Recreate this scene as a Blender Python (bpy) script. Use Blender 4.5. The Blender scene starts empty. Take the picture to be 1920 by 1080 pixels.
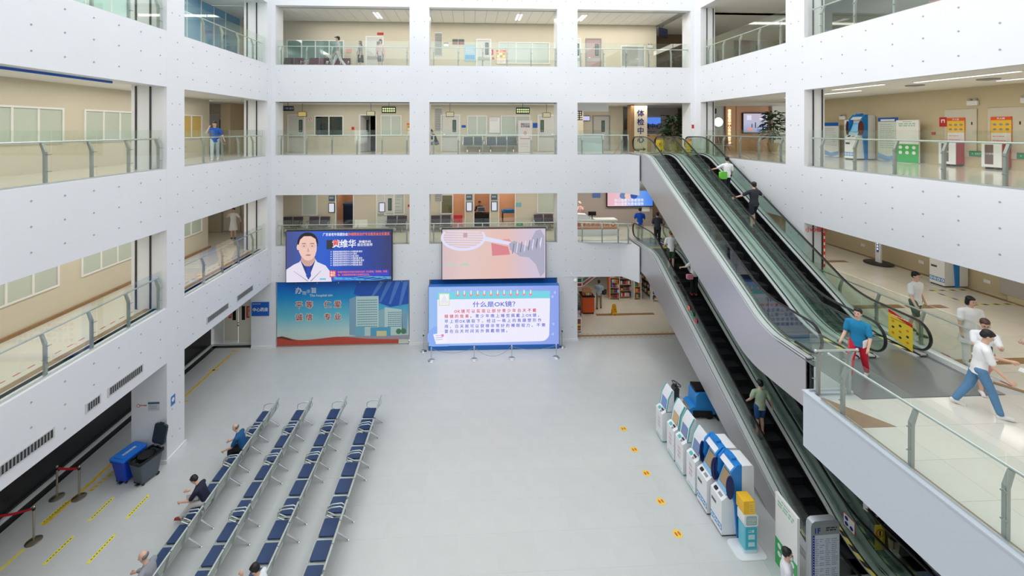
import bpy, bmesh, math, random
from mathutils import Vector, Matrix
random.seed(7)
C = bpy.context.scene.collection
PI = math.pi
T30 = math.tan(PI/6)

# ---------------------------------------------------------------- camera
F_PX, TH, CXP, HYP, H = 775.4, .0471, 916.9, 243.0, 10.84
cam_d = bpy.data.cameras.new('camera'); cam = bpy.data.objects.new('camera', cam_d); C.objects.link(cam)
cam.location = (0, 0, H); cam.rotation_euler = (PI/2, 0, -TH)
cam_d.sensor_width = 36; cam_d.lens = F_PX/1920*36
cam_d.shift_x = (960-CXP)/1920; cam_d.shift_y = (HYP-540)/1920
cam_d.clip_start = .05; cam_d.clip_end = 200
sc = bpy.context.scene; sc.camera = cam
sc.view_settings.view_transform = 'Standard'; sc.view_settings.look = 'None'
sc.view_settings.gamma = 1; sc.view_settings.use_curve_mapping = False
sc.view_settings.exposure = 0.0
sc.cycles.use_denoising = True
sc.cycles.max_bounces = 8; sc.cycles.transparent_max_bounces = 16
sc.cycles.diffuse_bounces = 4; sc.cycles.glossy_bounces = 3; sc.cycles.transmission_bounces = 6
sc.cycles.caustics_reflective = False; sc.cycles.caustics_refractive = False
sc.cycles.sample_clamp_indirect = 6

# ---------------------------------------------------------------- world, sun, area lights
w = bpy.data.worlds.new('world'); sc.world = w; w.use_nodes = True
wb = w.node_tree.nodes['Background']; wb.inputs[0].default_value = (.93, .965, 1, 1); wb.inputs[1].default_value = 2.05
def light(name, kind, loc, rot, energy, size=None, color=(1, 1, 1), angle=None):
    d = bpy.data.lights.new(name, kind); o = bpy.data.objects.new(name, d); C.objects.link(o)
    o.location = loc; o.rotation_euler = rot; d.energy = energy; d.color = color
    if size: d.shape = 'RECTANGLE'; d.size, d.size_y = size
    if angle is not None: d.angle = angle
    return o
sun = light('sun', 'SUN', (0, 0, 30), (0, 0, 0), .8, angle=math.radians(6), color=(1, .965, .92))
sun.rotation_euler = Vector((1, .42, -.44)).to_track_quat('-Z', 'Y').to_euler()
po = light('skylight_portal', 'AREA', (.9, 8.5, 18.5), (0, 0, 0), 1, (21.6, 25)); po.data.cycles.is_portal = True
WARM = (1, .94, .86)
for z, e in ((16.95, 95), (12.2, 75), (7.55, 75)):      # the galleries' own ceiling luminaires
    light('gallery_luminaire', 'AREA', (-2.0, 22.9, z), (0, 0, 0), e*1.2, (14, .5), WARM)
    light('gallery_luminaire', 'AREA', (8.2, 23.0, z), (0, 0, 0), e*.8, (6, .5), WARM)
    light('gallery_luminaire', 'AREA', (-11.6, 14.0, z), (0, 0, 0), e*1.3, (.5, 12), WARM)
    light('gallery_luminaire', 'AREA', (14.8, 13.5, z), (0, 0, 0), e*1.5, (.8, 13), WARM)
light('gallery_luminaire', 'AREA', (14.5, 4, 7.5), (0, 0, 0), 50, (3, 6), WARM)
light('shop_luminaire', 'AREA', (8.6, 24.6, 3.2), (0, 0, 0), 240, (5, 4), (1, .93, .82))
light('hall_luminaire', 'AREA', (-11.6, 13, 3.2), (0, 0, 0), 60, (.5, 14), (1, .95, .88))

# ---------------------------------------------------------------- materials
def lin(c): return tuple(((x/255)/12.92 if x/255 <= .04045 else ((x/255+.055)/1.055)**2.4) for x in c)
MATS = {}
def mat(name, rgb, rough=.5, metal=0, noise=0, scale=6, spec=.5, bump=0, emit=0, rnd=0, coat=0):
    if name in MATS: return MATS[name]
    m = bpy.data.materials.new(name); m.use_nodes = True; MATS[name] = m
    nt = m.node_tree; p = nt.nodes['Principled BSDF']; c = (*lin(rgb), 1)
    p.inputs['Base Color'].default_value = c; p.inputs['Roughness'].default_value = rough
    p.inputs['Metallic'].default_value = metal; p.inputs['Specular IOR Level'].default_value = spec
    if coat: p.inputs['Coat Weight'].default_value = coat
    if emit: p.inputs['Emission Color'].default_value = c; p.inputs['Emission Strength'].default_value = emit
    src = None
    if noise or bump:
        tc = nt.nodes.new('ShaderNodeTexCoord'); n = nt.nodes.new('ShaderNodeTexNoise')
        n.inputs['Scale'].default_value = scale; n.inputs['Detail'].default_value = 5
        nt.links.new(tc.outputs['Object'], n.inputs['Vector'])
        if noise:
            r = nt.nodes.new('ShaderNodeMapRange'); r.inputs[1].default_value = .3; r.inputs[2].default_value = .7
            r.inputs[3].default_value = 1-noise; r.inputs[4].default_value = 1+noise
            nt.links.new(n.outputs['Fac'], r.inputs[0])
            hs = nt.nodes.new('ShaderNodeHueSaturation'); hs.inputs['Color'].default_value = c
            nt.links.new(r.outputs[0], hs.inputs['Value']); nt.links.new(hs.outputs[0], p.inputs['Base Color']); src = hs
        if bump:
            b = nt.nodes.new('ShaderNodeBump'); b.inputs['Strength'].default_value = bump; b.inputs['Distance'].default_value = .01
            nt.links.new(n.outputs['Fac'], b.inputs['Height']); nt.links.new(b.outputs[0], p.inputs['Normal'])
    if rnd:
        oi = nt.nodes.new('ShaderNodeObjectInfo'); r2 = nt.nodes.new('ShaderNodeMapRange')
        r2.inputs[3].default_value = 1-rnd; r2.inputs[4].default_value = 1+rnd
        nt.links.new(oi.outputs['Random'], r2.inputs[0])
        h2 = nt.nodes.new('ShaderNodeHueSaturation'); h2.inputs['Color'].default_value = c
        if src: nt.links.new(src.outputs[0], h2.inputs['Color'])
        nt.links.new(r2.outputs[0], h2.inputs['Value']); nt.links.new(h2.outputs[0], p.inputs['Base Color'])
    return m
def glass(name, tint, refl=1.0):
    m = bpy.data.materials.new(name); m.use_nodes = True; nt = m.node_tree; nt.nodes.clear(); MATS[name] = m
    o = nt.nodes.new('ShaderNodeOutputMaterial'); mx = nt.nodes.new('ShaderNodeMixShader')
    t = nt.nodes.new('ShaderNodeBsdfTransparent'); t.inputs[0].default_value = (*lin(tint), 1)
    g = nt.nodes.new('ShaderNodeBsdfGlossy'); g.inputs['Roughness'].default_value = .02; g.inputs[0].default_value = (.95, 1, .97, 1)
    lw = nt.nodes.new('ShaderNodeLayerWeight'); lw.inputs[0].default_value = .5
    pw = nt.nodes.new('ShaderNodeMath'); pw.operation = 'POWER'; pw.inputs[1].default_value = 4
    mu = nt.nodes.new('ShaderNodeMath'); mu.operation = 'MULTIPLY_ADD'; mu.inputs[1].default_value = .6; mu.inputs[2].default_value = .035*refl; mu.use_clamp = True
    nt.links.new(lw.outputs['Facing'], pw.inputs[0]); nt.links.new(pw.outputs[0], mu.inputs[0]); nt.links.new(mu.outputs[0], mx.inputs[0])
    nt.links.new(t.outputs[0], mx.inputs[1]); nt.links.new(g.outputs[0], mx.inputs[2]); nt.links.new(mx.outputs[0], o.inputs[0])
    return m
def ramp_mat(name, stops, axis=2, lo=0, hi=1, emit=0, rough=.5, wave=0):
    """printed or lit picture: a gradient across a flat panel, in the panel's own metres"""
    m = bpy.data.materials.new(name); m.use_nodes = True; MATS[name] = m; nt = m.node_tree; p = nt.nodes['Principled BSDF']
    tc = nt.nodes.new('ShaderNodeTexCoord'); sp = nt.nodes.new('ShaderNodeSeparateXYZ'); mr = nt.nodes.new('ShaderNodeMapRange')
    nt.links.new(tc.outputs['Object'], sp.inputs[0]); nt.links.new(sp.outputs[axis], mr.inputs[0])
    mr.inputs[1].default_value = lo; mr.inputs[2].default_value = hi
    cr = nt.nodes.new('ShaderNodeValToRGB'); e = cr.color_ramp.elements
    while len(e) < len(stops): e.new(.5)
    for k, (q, c) in enumerate(stops): e[k].position = q; e[k].color = (*lin(c), 1)
    nt.links.new(mr.outputs[0], cr.inputs[0])
    if wave:
        nz = nt.nodes.new('ShaderNodeTexNoise'); nz.inputs['Scale'].default_value = .8; nt.links.new(tc.outputs['Object'], nz.inputs['Vector'])
        ad = nt.nodes.new('ShaderNodeMath'); ad.operation = 'MULTIPLY_ADD'; ad.inputs[1].default_value = wave
        nt.links.new(nz.outputs['Fac'], ad.inputs[0]); nt.links.new(mr.outputs[0], ad.inputs[2]); nt.links.new(ad.outputs[0], cr.inputs[0])
    if emit:
        p.inputs['Base Color'].default_value = (.02, .02, .02, 1)
        nt.links.new(cr.outputs[0], p.inputs['Emission Color']); p.inputs['Emission Strength'].default_value = emit
    else: nt.links.new(cr.outputs[0], p.inputs['Base Color'])
    p.inputs['Roughness'].default_value = rough
    return m
def em(name, rgb, s=1.0):
    """a lit colour on a screen or lit sign"""
    if name in MATS: return MATS[name]
    m = mat(name, rgb, .4, spec=.2); p = m.node_tree.nodes['Principled BSDF']
    p.inputs['Emission Color'].default_value = (*lin(rgb), 1); p.inputs['Emission Strength'].default_value = s
    p.inputs['Base Color'].default_value = (.03, .03, .03, 1); return m

WHITE = mat('white_cladding', (232, 233, 236), .38, noise=.012, scale=.7)
WPAINT = mat('white_paint', (236, 236, 234), .5)
BEIGE = mat('beige_wall', (213, 205, 184), .45, noise=.015, scale=.5)
CEIL = mat('ceiling_white', (238, 238, 234), .7)
TILE = mat('hall_floor_tile', (203, 205, 203), .22, noise=.02, scale=1.6, rnd=.01)
GROUT = mat('hall_floor_grout', (196, 198, 197), .3)
CREAM = mat('cream_polished_floor', (218, 212, 197), .12, noise=.02, scale=1.2)
CREAMT = mat('cream_floor_tile', (218, 214, 202), .12, noise=.02, scale=1.2, rnd=.03)
BROWN = mat('brown_stone', (150, 116, 78), .3, noise=.1, scale=9)
GRANITE = mat('black_granite', (38, 38, 38), .22, noise=.35, scale=40)
BLACK = mat('black', (14, 14, 15), .45)
DARK = mat('dark_grey', (48, 50, 53), .45)
RUBBER = mat('handrail_rubber', (22, 22, 23), .3)
STEEL = mat('brushed_steel', (196, 198, 198), .3, 1)
STEELR = mat('satin_steel_rail', (205, 210, 208), .35, .85)
POSTM = mat('post_steel', (168, 172, 168), .4, .6)
CLAD = mat('escalator_cladding', (200, 198, 199), .3, .6)
DECK = mat('aluminium_deck', (224, 226, 226), .35, .35)
STEP = mat('escalator_step', (34, 35, 37), .42, noise=.1, scale=30)
COMB = mat('floor_plate_steel', (150, 152, 154), .35, .7)
GL = glass('rail_glass', (250, 253, 251), 1.6)
GLE = glass('balustrade_glass', (236, 245, 240), 1.6)
WGL = glass('window_glass', (190, 214, 204), 2.0)
BLIND = mat('frosted_blind', (205, 212, 200), .5)
DOORW = mat('door_pale', (214, 214, 208), .4)
FRAMEW = mat('window_frame_white', (236, 236, 232), .4)
RED = mat('red', (200, 36, 40), .4)
BLUE = mat('sign_blue', (22, 96, 190), .4)
YEL = mat('yellow', (236, 204, 60), .45)
YTAPE = mat('yellow_floor_tape', (236, 190, 50), .5, noise=.12, scale=12)
GRN = mat('green', (58, 176, 92), .4)
PAPER = mat('paper_white', (238, 238, 236), .5)
INK = mat('ink_dark', (46, 48, 54), .6)
INKG = mat('ink_grey', (150, 152, 156), .6)
CHROME = mat('chrome', (215, 216, 215), .18, 1)
NAVY = mat('navy_seat_pad', (42, 66, 108), .4, noise=.05, scale=12)
SEATF = mat('seat_frame_silver', (196, 204, 198), .32, .55)
SLATE = mat('slate_seat', (92, 104, 108), .45)
PLUM = mat('plum_seat', (72, 62, 72), .45)

# ---------------------------------------------------------------- mesh helpers
class M:
    def __init__(s): s.v = []; s.f = []
    def add(s, vs, fs):
        n = len(s.v); s.v += [tuple(p) for p in vs]; s.f += [tuple(i+n for i in f) for f in fs]; return s
    def box(s, x0, y0, z0, x1, y1, z1):
        return s.add([(x, y, z) for z in (z0, z1) for y in (y0, y1) for x in (x0, x1)],
                     [(0, 2, 3, 1), (4, 5, 7, 6), (0, 1, 5, 4), (2, 6, 7, 3), (0, 4, 6, 2), (1, 3, 7, 5)])
    def rbox(s, x0, y0, z0, x1, y1, z1, r=.02, ax='y', n=3):
        a0, a1, b0, b1 = {'y': (x0, x1, z0, z1), 'x': (y0, y1, z0, z1), 'z': (x0, x1, y0, y1)}[ax]
        return s.prism(rrect(a0, b0, a1, b1, r, n), ax, *{'y': (y0, y1), 'x': (x0, x1), 'z': (z0, z1)}[ax])
    def prism(s, p, ax, t0, t1):
        n = len(p)
        q = {'x': lambda a, b, t: (t, a, b), 'y': lambda a, b, t: (a, t, b), 'z': lambda a, b, t: (a, b, t)}[ax]
        return s.add([q(a, b, t0) for a, b in p]+[q(a, b, t1) for a, b in p],
                     [tuple(range(n-1, -1, -1)), tuple(range(n, 2*n))]+[(i, (i+1) % n, n+(i+1) % n, n+i) for i in range(n)])
    def tube(s, pts, r, n=8, closed=False, ry=None):
        pts = [Vector(p) for p in pts]; rs = r if isinstance(r, (list, tuple)) else [r]*len(pts)
        m = len(pts); up = None; ring = []
        for i, p in enumerate(pts):
            a = pts[(i-1) % m] if (closed or i) else p; b = pts[(i+1) % m] if (closed or i < m-1) else p
            d = (b-a).normalized()
            if up is None: up = d.orthogonal().normalized() if abs(d.x) > .3 or closed else Vector((1, 0, 0))
            u = (up-d*up.dot(d)); u = u.normalized() if u.length > 1e-6 else d.orthogonal().normalized(); up = u; v = d.cross(u)
            rr = rs[i]; r2 = rr if ry is None else ry
            ring += [p+u*rr*math.cos(2*PI*k/n)+v*r2*math.sin(2*PI*k/n) for k in range(n)]
        f = []
        for i in range(m if closed else m-1):
            j = (i+1) % m
            f += [(i*n+k, i*n+(k+1) % n, j*n+(k+1) % n, j*n+k) for k in range(n)]
        if not closed: f += [tuple(range(n-1, -1, -1)), tuple(range((m-1)*n, m*n))]
        return s.add(ring, f)
    def cyl(s, p0, p1, r, r1=None, n=12): return s.tube([p0, p1], [r, r if r1 is None else r1], n)
    def lathe(s, prof, c=(0, 0, 0), n=16):
        vs = [(c[0]+r*math.cos(2*PI*k/n), c[1]+r*math.sin(2*PI*k/n), c[2]+z) for r, z in prof for k in range(n)]
        m = len(prof); f = [(i*n+k, i*n+(k+1) % n, (i+1)*n+(k+1) % n, (i+1)*n+k) for i in range(m-1) for k in range(n)]
        return s.add(vs, f+[tuple(range(n-1, -1, -1)), tuple(range((m-1)*n, m*n))])
    def sph(s, c, r, n=10, m=7):
        rx, ry, rz = r if isinstance(r, (tuple, list)) else (r, r, r)
        vs = [(c[0], c[1], c[2]-rz)]
        for i in range(1, m):
            a = -PI/2+PI*i/m
            vs += [(c[0]+rx*math.cos(a)*math.cos(2*PI*k/n), c[1]+ry*math.cos(a)*math.sin(2*PI*k/n), c[2]+rz*math.sin(a)) for k in range(n)]
        vs.append((c[0], c[1], c[2]+rz)); f = [(0, 1+(k+1) % n, 1+k) for k in range(n)]
        for i in range(m-2): f += [(1+i*n+k, 1+i*n+(k+1) % n, 1+(i+1)*n+(k+1) % n, 1+(i+1)*n+k) for k in range(n)]
        L = len(vs)-1; f += [(L, L-n+k, L-n+(k+1) % n) for k in range(n)]
        return s.add(vs, f)
    def xf(s, mx): s.v = [tuple(mx @ Vector(p)) for p in s.v]; return s
def rrect(x0, y0, x1, y1, r, n=4):
    o = []
    for cx, cy, a in ((x1-r, y0+r, -90), (x1-r, y1-r, 0), (x0+r, y1-r, 90), (x0+r, y0+r, 180)):
        o += [(cx+r*math.cos(math.radians(a+90*k/n)), cy+r*math.sin(math.radians(a+90*k/n))) for k in range(n+1)]
    return o
def tag(o, label=None, cat=None, group=None, kind=None):
    if label: o['label'] = label
    if cat: o['category'] = cat
    if group: o['group'] = group
    if kind: o['kind'] = kind
    return o
def mk(name, m, smooth=True):
    me = bpy.data.meshes.new(name); me.from_pydata(m.v, [], m.f)
    b = bmesh.new(); b.from_mesh(me); bmesh.ops.recalc_face_normals(b, faces=b.faces); b.to_mesh(me); b.free()
    if smooth: me.shade_smooth(); me.set_sharp_from_angle(angle=math.radians(35))
    return me
def obj(name, m, material, parent=None, label=None, cat=None, group=None, kind=None, loc=None, rz=0):
    me = m if isinstance(m, bpy.types.Mesh) else mk(name, m)
    if material and not me.materials: me.materials.append(material)
    o = bpy.data.objects.new(name, me); C.objects.link(o)
    if parent: o.parent = parent
    if loc: o.location = loc
    if rz: o.rotation_euler = (0, 0, rz)
    return tag(o, label, cat, group, kind)
def thing(name, label, cat, loc=(0, 0, 0), rz=0, group=None):
    o = bpy.data.objects.new(name, None); C.objects.link(o); o.location = loc; o.rotation_euler = (0, 0, rz)
    o.empty_display_size = .1
    return tag(o, label, cat, group)
def struct(name, m, material, parent=None):
    o = obj(name, m, material, parent)
    if not parent: o['kind'] = 'structure'
    return o
KIDS = {}
def dup(root, loc, rz=0, label=None, group=None):
    def cp(o, par):
        c = o.copy(); C.objects.link(c)
        if par: c.parent = par
        for ch in [x for x in o.children]: cp(ch, c)
        return c
    r = cp(root, None); r.location = loc; r.rotation_euler = (0, 0, rz)
    if label: r['label'] = label
    if group: r['group'] = group
    return r
_dg = []
def txt(s, size, material, parent, x, z, y=-.004, align='CENTER', bold=0, name='lettering', sx=1, line=1.0):
    cu = bpy.data.curves.new('t', 'FONT'); cu.body = s; cu.size = size; cu.align_x = align; cu.align_y = 'CENTER'
    cu.resolution_u = 2; cu.space_line = line
    t = bpy.data.objects.new('t', cu); C.objects.link(t)
    dg = bpy.context.evaluated_depsgraph_get(); me = bpy.data.meshes.new_from_object(t.evaluated_get(dg))
    bpy.data.objects.remove(t); bpy.data.curves.remove(cu)
    me.transform(Matrix.Rotation(PI/2, 4, 'X') @ Matrix.Diagonal((sx, 1, 1, 1)))
    if bold:
        v0 = [tuple(v.co) for v in me.vertices]; f0 = [tuple(p.vertices) for p in me.polygons]; q = M(); rr = bold*size*.6; k_ = 8 if bold > .08 else 4
        for k in range(k_): q.add([(x_+rr*math.cos(2*PI*(k+.5)/k_), y_-.0003*k, z_+rr*math.sin(2*PI*(k+.5)/k_)) for x_, y_, z_ in v0], f0)
        me = bpy.data.meshes.new(name); me.from_pydata(q.v, [], q.f)
    me.name = name; me.materials.clear()
    o = obj(name, me, material, parent); o.location = (x, y, z); return o
def flat(name, pts, material, parent, y=-.002, t=.002, label=None):
    return obj(name, M().prism(pts, 'y', y, y+t), material, parent, label)
def rectp(x0, z0, x1, z1): return [(x0, z0), (x1, z0), (x1, z1), (x0, z1)]
def oval(cx, cz, rx, rz, n=20, a0=0, a1=360): return [(cx+rx*math.cos(math.radians(a0+(a1-a0)*k/n)), cz+rz*math.sin(math.radians(a0+(a1-a0)*k/n))) for k in range(n)]
def lines(parent, x0, x1, zs, h, material, y=-.004, ragged=.25, seed=1, name='print_line'):
    """illegible rows of small print, joined"""
    r = random.Random(seed); m = M()
    for z in zs:
        x = x0; e = x1-(x1-x0)*ragged*r.random()
        while x < e:
            L = h*r.uniform(1.2, 4); m.box(x, y, z, min(x+L, e), y+.001, z+h); x += L+h*.7
    return tag(obj(name, m, material, parent), kind='stuff')
def eval_mesh(o):
    dg = bpy.context.evaluated_depsgraph_get(); return bpy.data.meshes.new_from_object(o.evaluated_get(dg))

# ---------------------------------------------------------------- structure
F2, F3, F4, TOP = 5.03, 9.55, 14.05, 18.6
XL, XR, YB = -9.82, 11.71, 21.0
BANDS = ((3.26, 5.03), (7.58, 9.55), (12.23, 14.05), (17.02, TOP))
def fixings(parent, pts, ax):
    m = M()
    for a, z in pts:
        if ax == 'y': m.tube([(a, YB+.002, z), (a, YB-.008, z)], .022, 6)
        elif ax == 'l': m.tube([(XL-.002, a, z), (XL+.008, a, z)], .022, 6)
        else: m.tube([(XR+.002, a, z), (XR-.008, a, z)], .022, 6)
    return tag(obj('panel_fixing', m, mat('fixing_grey', (168, 170, 174), .5), parent), kind='stuff')
# wall left
LP = [(-3.5, -2.7), (6.35, 7.2), (13.91, 14.74), (20.6, 22.0)]
m = M()
for a, b in LP[:3]: m.box(-10.93, a, 0, XL, b, TOP)
m.box(-10.93, 20.6, 3.262, XL, 22.0, TOP)
for k, (a, b) in enumerate(BANDS): m.box(-10.25, -3.5, a, XL-.004, 20.9, b)
wl = struct('wall_left', m, WHITE)
rows_z = [z for a, b in BANDS for z in ([a+.3+i*.585 for i in range(3)] if b-a > 1.6 else [a+.3, a+.9])]
rows_z = [3.58, 4.16, 4.72, 8.08, 8.66, 9.24, 12.61, 13.2, 13.77, 17.4, 18.0]
pts = [(9.75+.775*i, z) for i in range(-2, 15) for z in rows_z if 9.75+.775*i < 20.9]
pts += [(y, z) for y in (14.15, 14.5) for z in (.7, 1.6, 2.5, 5.6, 6.4, 7.1, 10.2, 11, 11.7, 14.7, 15.5, 16.3)]
fixings(wl, pts, 'l')
# wall right
RP = [(-3.5, -2.7), (6.35, 7.2), (13.95, 14.8), (20.45, 22.0)]
m = M()
for a, b in RP:
    m.box(XR, a, 0 if b < 3 or b > 8 else F2, 12.45, b, TOP)
for a, b in BANDS[1:]: m.box(XR+.004, -3.5, a, 12.0, 20.9, b)
wr = struct('wall_right', m, WHITE)
pts = [(8.6+.775*i, z) for i in range(0, 16) for z in rows_z if z > 7 and 8.6+.775*i < 20.6]
pts += [(y, z) for y in (14.2, 14.55) for z in (5.6, 6.4, 7.1, 10.2, 11, 11.7, 14.7, 15.5, 16.3)]
fixings(wr, pts, 'r')
# wall back
m = M()
for a, b in ((-3.02, -2.03), (4.49, 5.54)): m.box(a, YB, 0, b, YB+.85, TOP)
m.box(11.49, YB, 0, 12.45, YB+.85, TOP)
m.box(-10.80, YB, 0, -9.62, YB+.85, 3.262); m.box(XL+.002, YB, 3.262, -9.62, YB+.85, TOP)
for k, (a, b) in enumerate(BANDS):
    x1 = 11.71 if k > 1 else 7.83
    m.box(-10.88, YB+.004, a, x1, YB+.35, b-.002 if b == TOP else b)
for a, b in BANDS[:2]:      # slanted end of the balcony beside the escalators
    m.prism([(7.83, 21.004), (8.37, 20.06), (8.40, 20.06), (8.40, 21.35), (7.83, 21.35)], 'z', a, b)
wbk = struct('wall_back', m, WHITE)
pts = [(-9.44+.757*i, z) for i in range(0, 28) for z in rows_z if z > 5.2 and (z > 10 or -9.44+.757*i < 7.7)]
pts += [(-9.44+.757*i, z) for i in range(0, 23) for z in (4.16, 4.72, 3.58)]
pts += [(x, z) for x in (-2.78, -2.27, 4.75, 5.28) for z in (.7, 1.6, 2.5, 5.6, 6.3, 7.0, 10.2, 11, 11.7, 14.7, 15.5, 16.3)]
fixings(wbk, pts, 'y')
struct('wall_front', M().box(-11, -3.9, 0, 19, -3.5, TOP), WHITE)
# pale skirting at the pier feet
struct('baseboard_back', M().box(-10.80, YB-.03, 0, -9.80, YB, .12).box(-3.05, YB-.03, 0, -2.0, YB, .12).box(4.46, YB-.03, 0, 5.57, YB, .12), WPAINT)
struct('baseboard_left', M().box(-9.83, 13.9, 0, XL+.04, 14.8, .12).box(-10.95, 13.86, 0, XL+.04, 13.9, .12), WPAINT)
# shutter tracks in the pier sides
m = M()
for x in (-10.33, -10.78):
    for y in (13.9, 20.59):
        for z0, z1 in ((F2, 7.6), (F3, 12.25), (F4, 17.0)): m.box(x-.025, y-.012, z0, x+.025, y+.01, z1)
for x in (12.03, 12.36):
    for y in (13.94, 20.44):
        for z0, z1 in ((F2, 7.6), (F3, 12.25), (F4, 17.0)): m.box(x-.02, y-.012, z0, x+.02, y+.01, z1)
struct('trim_1', m, DARK)
struct('trim_2', M().box(-10.3, 2, 12.17, -10.26, 12.4, 12.235), BLUE)
struct('trim_3', M().box(-9.6, 21.36, 12.2, 4.5, 21.4, 12.24), mat('dim_blue', (70, 96, 120), .5))
# hall floor: tiles laid in one-metre squares
fl = struct('floor', M().box(-14, -3.5, -.3, 19, 21.4, -.0015), GROUT)
tm = mk('tile', M().box(-.499, -.499, -.002, .499, .499, 0), False)
tl = [(x, y) for y in range(9, 21) for x in range(-12, 12)]
tl.sort(key=lambda p: p[1])
far = M()
for i, (x, y) in enumerate(tl):
    cx, cy = x+.2, y+.58
    if i < 288: obj('tile', tm, TILE, fl, loc=(cx, cy, 0))
    else: far.box(cx-.497, cy-.497 if cy < 20.5 else cy-.497, -.006, cx+.497, min(cy+.497, 21.3), 0)
for y in range(-3, 9):
    for x in range(-12, 12): far.box(x+.2-.497, y+.58-.497, -.006, x+.2+.497, y+.58+.497, 0)
tag(obj('tile_field', far, TILE, fl), kind='stuff')
# left strip, black edge band, granite counter front
struct('trim_4', M().box(-12.82, -3, 0, -12.58, 21.3, .004).box(-12.8, 21.12, 0, -10.8, 21.36, .004), BLACK)
struct('trim_5', M().box(-12.90, -3, 0, -12.82, 21.3, .1).box(-12.9, 21.34, 0, -10.8, 21.42, .1), WPAINT)
ct = thing('service_counter', 'long black granite counter front below the left gallery', 'counter', (-12.9, 9, 0))
obj('counter_front', M().box(-.2, -12, .1, 0, 12.3, .95), GRANITE, ct)
obj('counter_top', M().box(-.19, -12, .95, .08, 12.32, .99), GRANITE, ct)
struct('wall_left.001', M().box(-13.3, -3.5, .99, -13.1, 24, 3.3), BEIGE)
# ground floor left end: pharmacy wall
struct('wall_back.001', M().box(-13.3, 21.42, 0, -12.35, 21.6, 3.3).box(-12.35, 21.42, 2.35, -10.9, 21.6, 3.3), WPAINT)
struct('ceiling', M().box(-13.3, -3.5, 3.1, -10.25, 21.4, 3.26), CEIL)
# gallery slabs and ceilings
def seam_floor(x0, y0, x1, y1, z, t=.3, material=None):
    return struct('floor', M().box(x0, y0, z-t, x1, y1, z), material or CREAM)
for z, zc in ((F2, 7.72), (F3, 12.3), (F4, 17.05)):
    seam_floor(-13.0, -3.5, -10.1, 21.3, z)
    struct('ceiling', M().box(-13.0, -3.5, zc, -10.25, 21.3, zc+.1), CEIL)
seam_floor(-16, 21.3, 8.38, 28, F2); seam_floor(8.38, 21.75, 22, 28, F2)
seam_floor(-16, 21.3, 8.38, 28, F3); seam_floor(8.38, 21.75, 22, 28, F3)
seam_floor(-16, 21.3, 22, 28, F4)
for zc in (7.62, 12.27, 17.05): struct('ceiling', M().box(-16, 21.35, zc, 22, 28, zc+.1), CEIL)
# right galleries
for z, zc in ((F3, 12.3), (F4, 17.05)):
    seam_floor(11.8, -3.5, 19.0, 21.75, z)
for zc in (7.7, 12.3, 17.05): struct('ceiling', M().box(12.0, -3.5, zc, 19.0, 21.75, zc+.1), CEIL)
# second-floor deck on the right: slab, white fascia, polished tiles
slab = struct('floor', M().box(7.5, -3.5, F2-1.1, 11.75, 8.72, F2-.006).box(8.43, 8.72, F2-1.1, 11.75, 9.75, F2-.006).box(11.75, -3.5, F2-1.1, 18.4, 21.75, F2-.006), GROUT)
PT = mk('tile', M().box(-.398, -.398, -.01, .398, .398, 0), False)
stuffm = M(); n = 0
cells = [(7.9+.8*i, 20.9-.8*j) for i in range(14) for j in range(28)]
cells = [(x, y) for x, y in cells if (y < 8.1 or x > 12.2) and x < 18.4]
cells.sort(key=lambda p: math.hypot(p[0]-9, p[1]-6))
for i, (x, y) in enumerate(cells):
    if y > 3 and n < 240: obj('tile', PT, CREAMT, slab, loc=(x, y, F2)); n += 1
    else: stuffm.box(x-.398, y-.398, F2-.01, x+.398, y+.398, F2)
tag(obj('tile_field', stuffm, CREAMT, slab), kind='stuff')
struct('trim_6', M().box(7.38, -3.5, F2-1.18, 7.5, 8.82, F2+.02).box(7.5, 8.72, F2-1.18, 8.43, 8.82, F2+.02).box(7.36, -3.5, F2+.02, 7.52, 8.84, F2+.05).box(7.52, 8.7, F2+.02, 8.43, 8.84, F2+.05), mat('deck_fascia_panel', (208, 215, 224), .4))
struct('trim_7', M().box(7.52, -3.5, F2, 7.62, 8.6, F2+.006), BROWN)
# brown stone insets in the polished floors
m = M()
for x0, x1, y in ((11.95, 14.2, 17.6), (12.4, 14.2, 12.95), (11.9, 14.1, 9.75), (14.9, 16.6, 17.5)): m.box(x0, y-.13, F2, x1, y+.13, F2+.004)
m.box(18.1, -3, F2, 18.3, 21.7, F2+.004).prism([(7.64, 8.62), (7.64, 7.7), (8.35, 7.7)], 'z', F2, F2+.003)
m.box(14.3, 12.75, F2, 15.6, 13.0, F2+.004).box(14.15, 9.6, F2, 15.3, 9.85, F2+.004)
m.prism([(11.9, 9.0), (12.05, 9.0), (14.2, 6.2), (14.0, 6.2)], 'z', F2, F2+.003)
struct('trim_8', m, BROWN)
struct('trim_9', M().box(-12.93, -3.4, F2, -12.72, 21.0, F2+.09), BROWN)
struct('trim_10', M().box(-10.5, -3.4, F2, -10.3, 20.5, F2+.004), BROWN)
# dashed red line tape on the gallery floors
m = M()
for i in range(60): m.box(-10.75, 1+.33*i, F2, -10.71, 1.17+.33*i, F2+.003)
tag(obj('line_tape', m, mat('tape_red', (190, 60, 70), .5), None, 'dashed red guide tape along the left gallery floor', 'tape'), kind='stuff')
m = M()
for i in range(34): m.box(12.25, 1+.6*i, F2, 12.29, 1.2+.6*i, F2+.003)
tag(obj('line_tape', m, MATS['tape_red'], None, 'dashed red guide tape beside the right gallery rail', 'tape'), kind='stuff')
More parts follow.
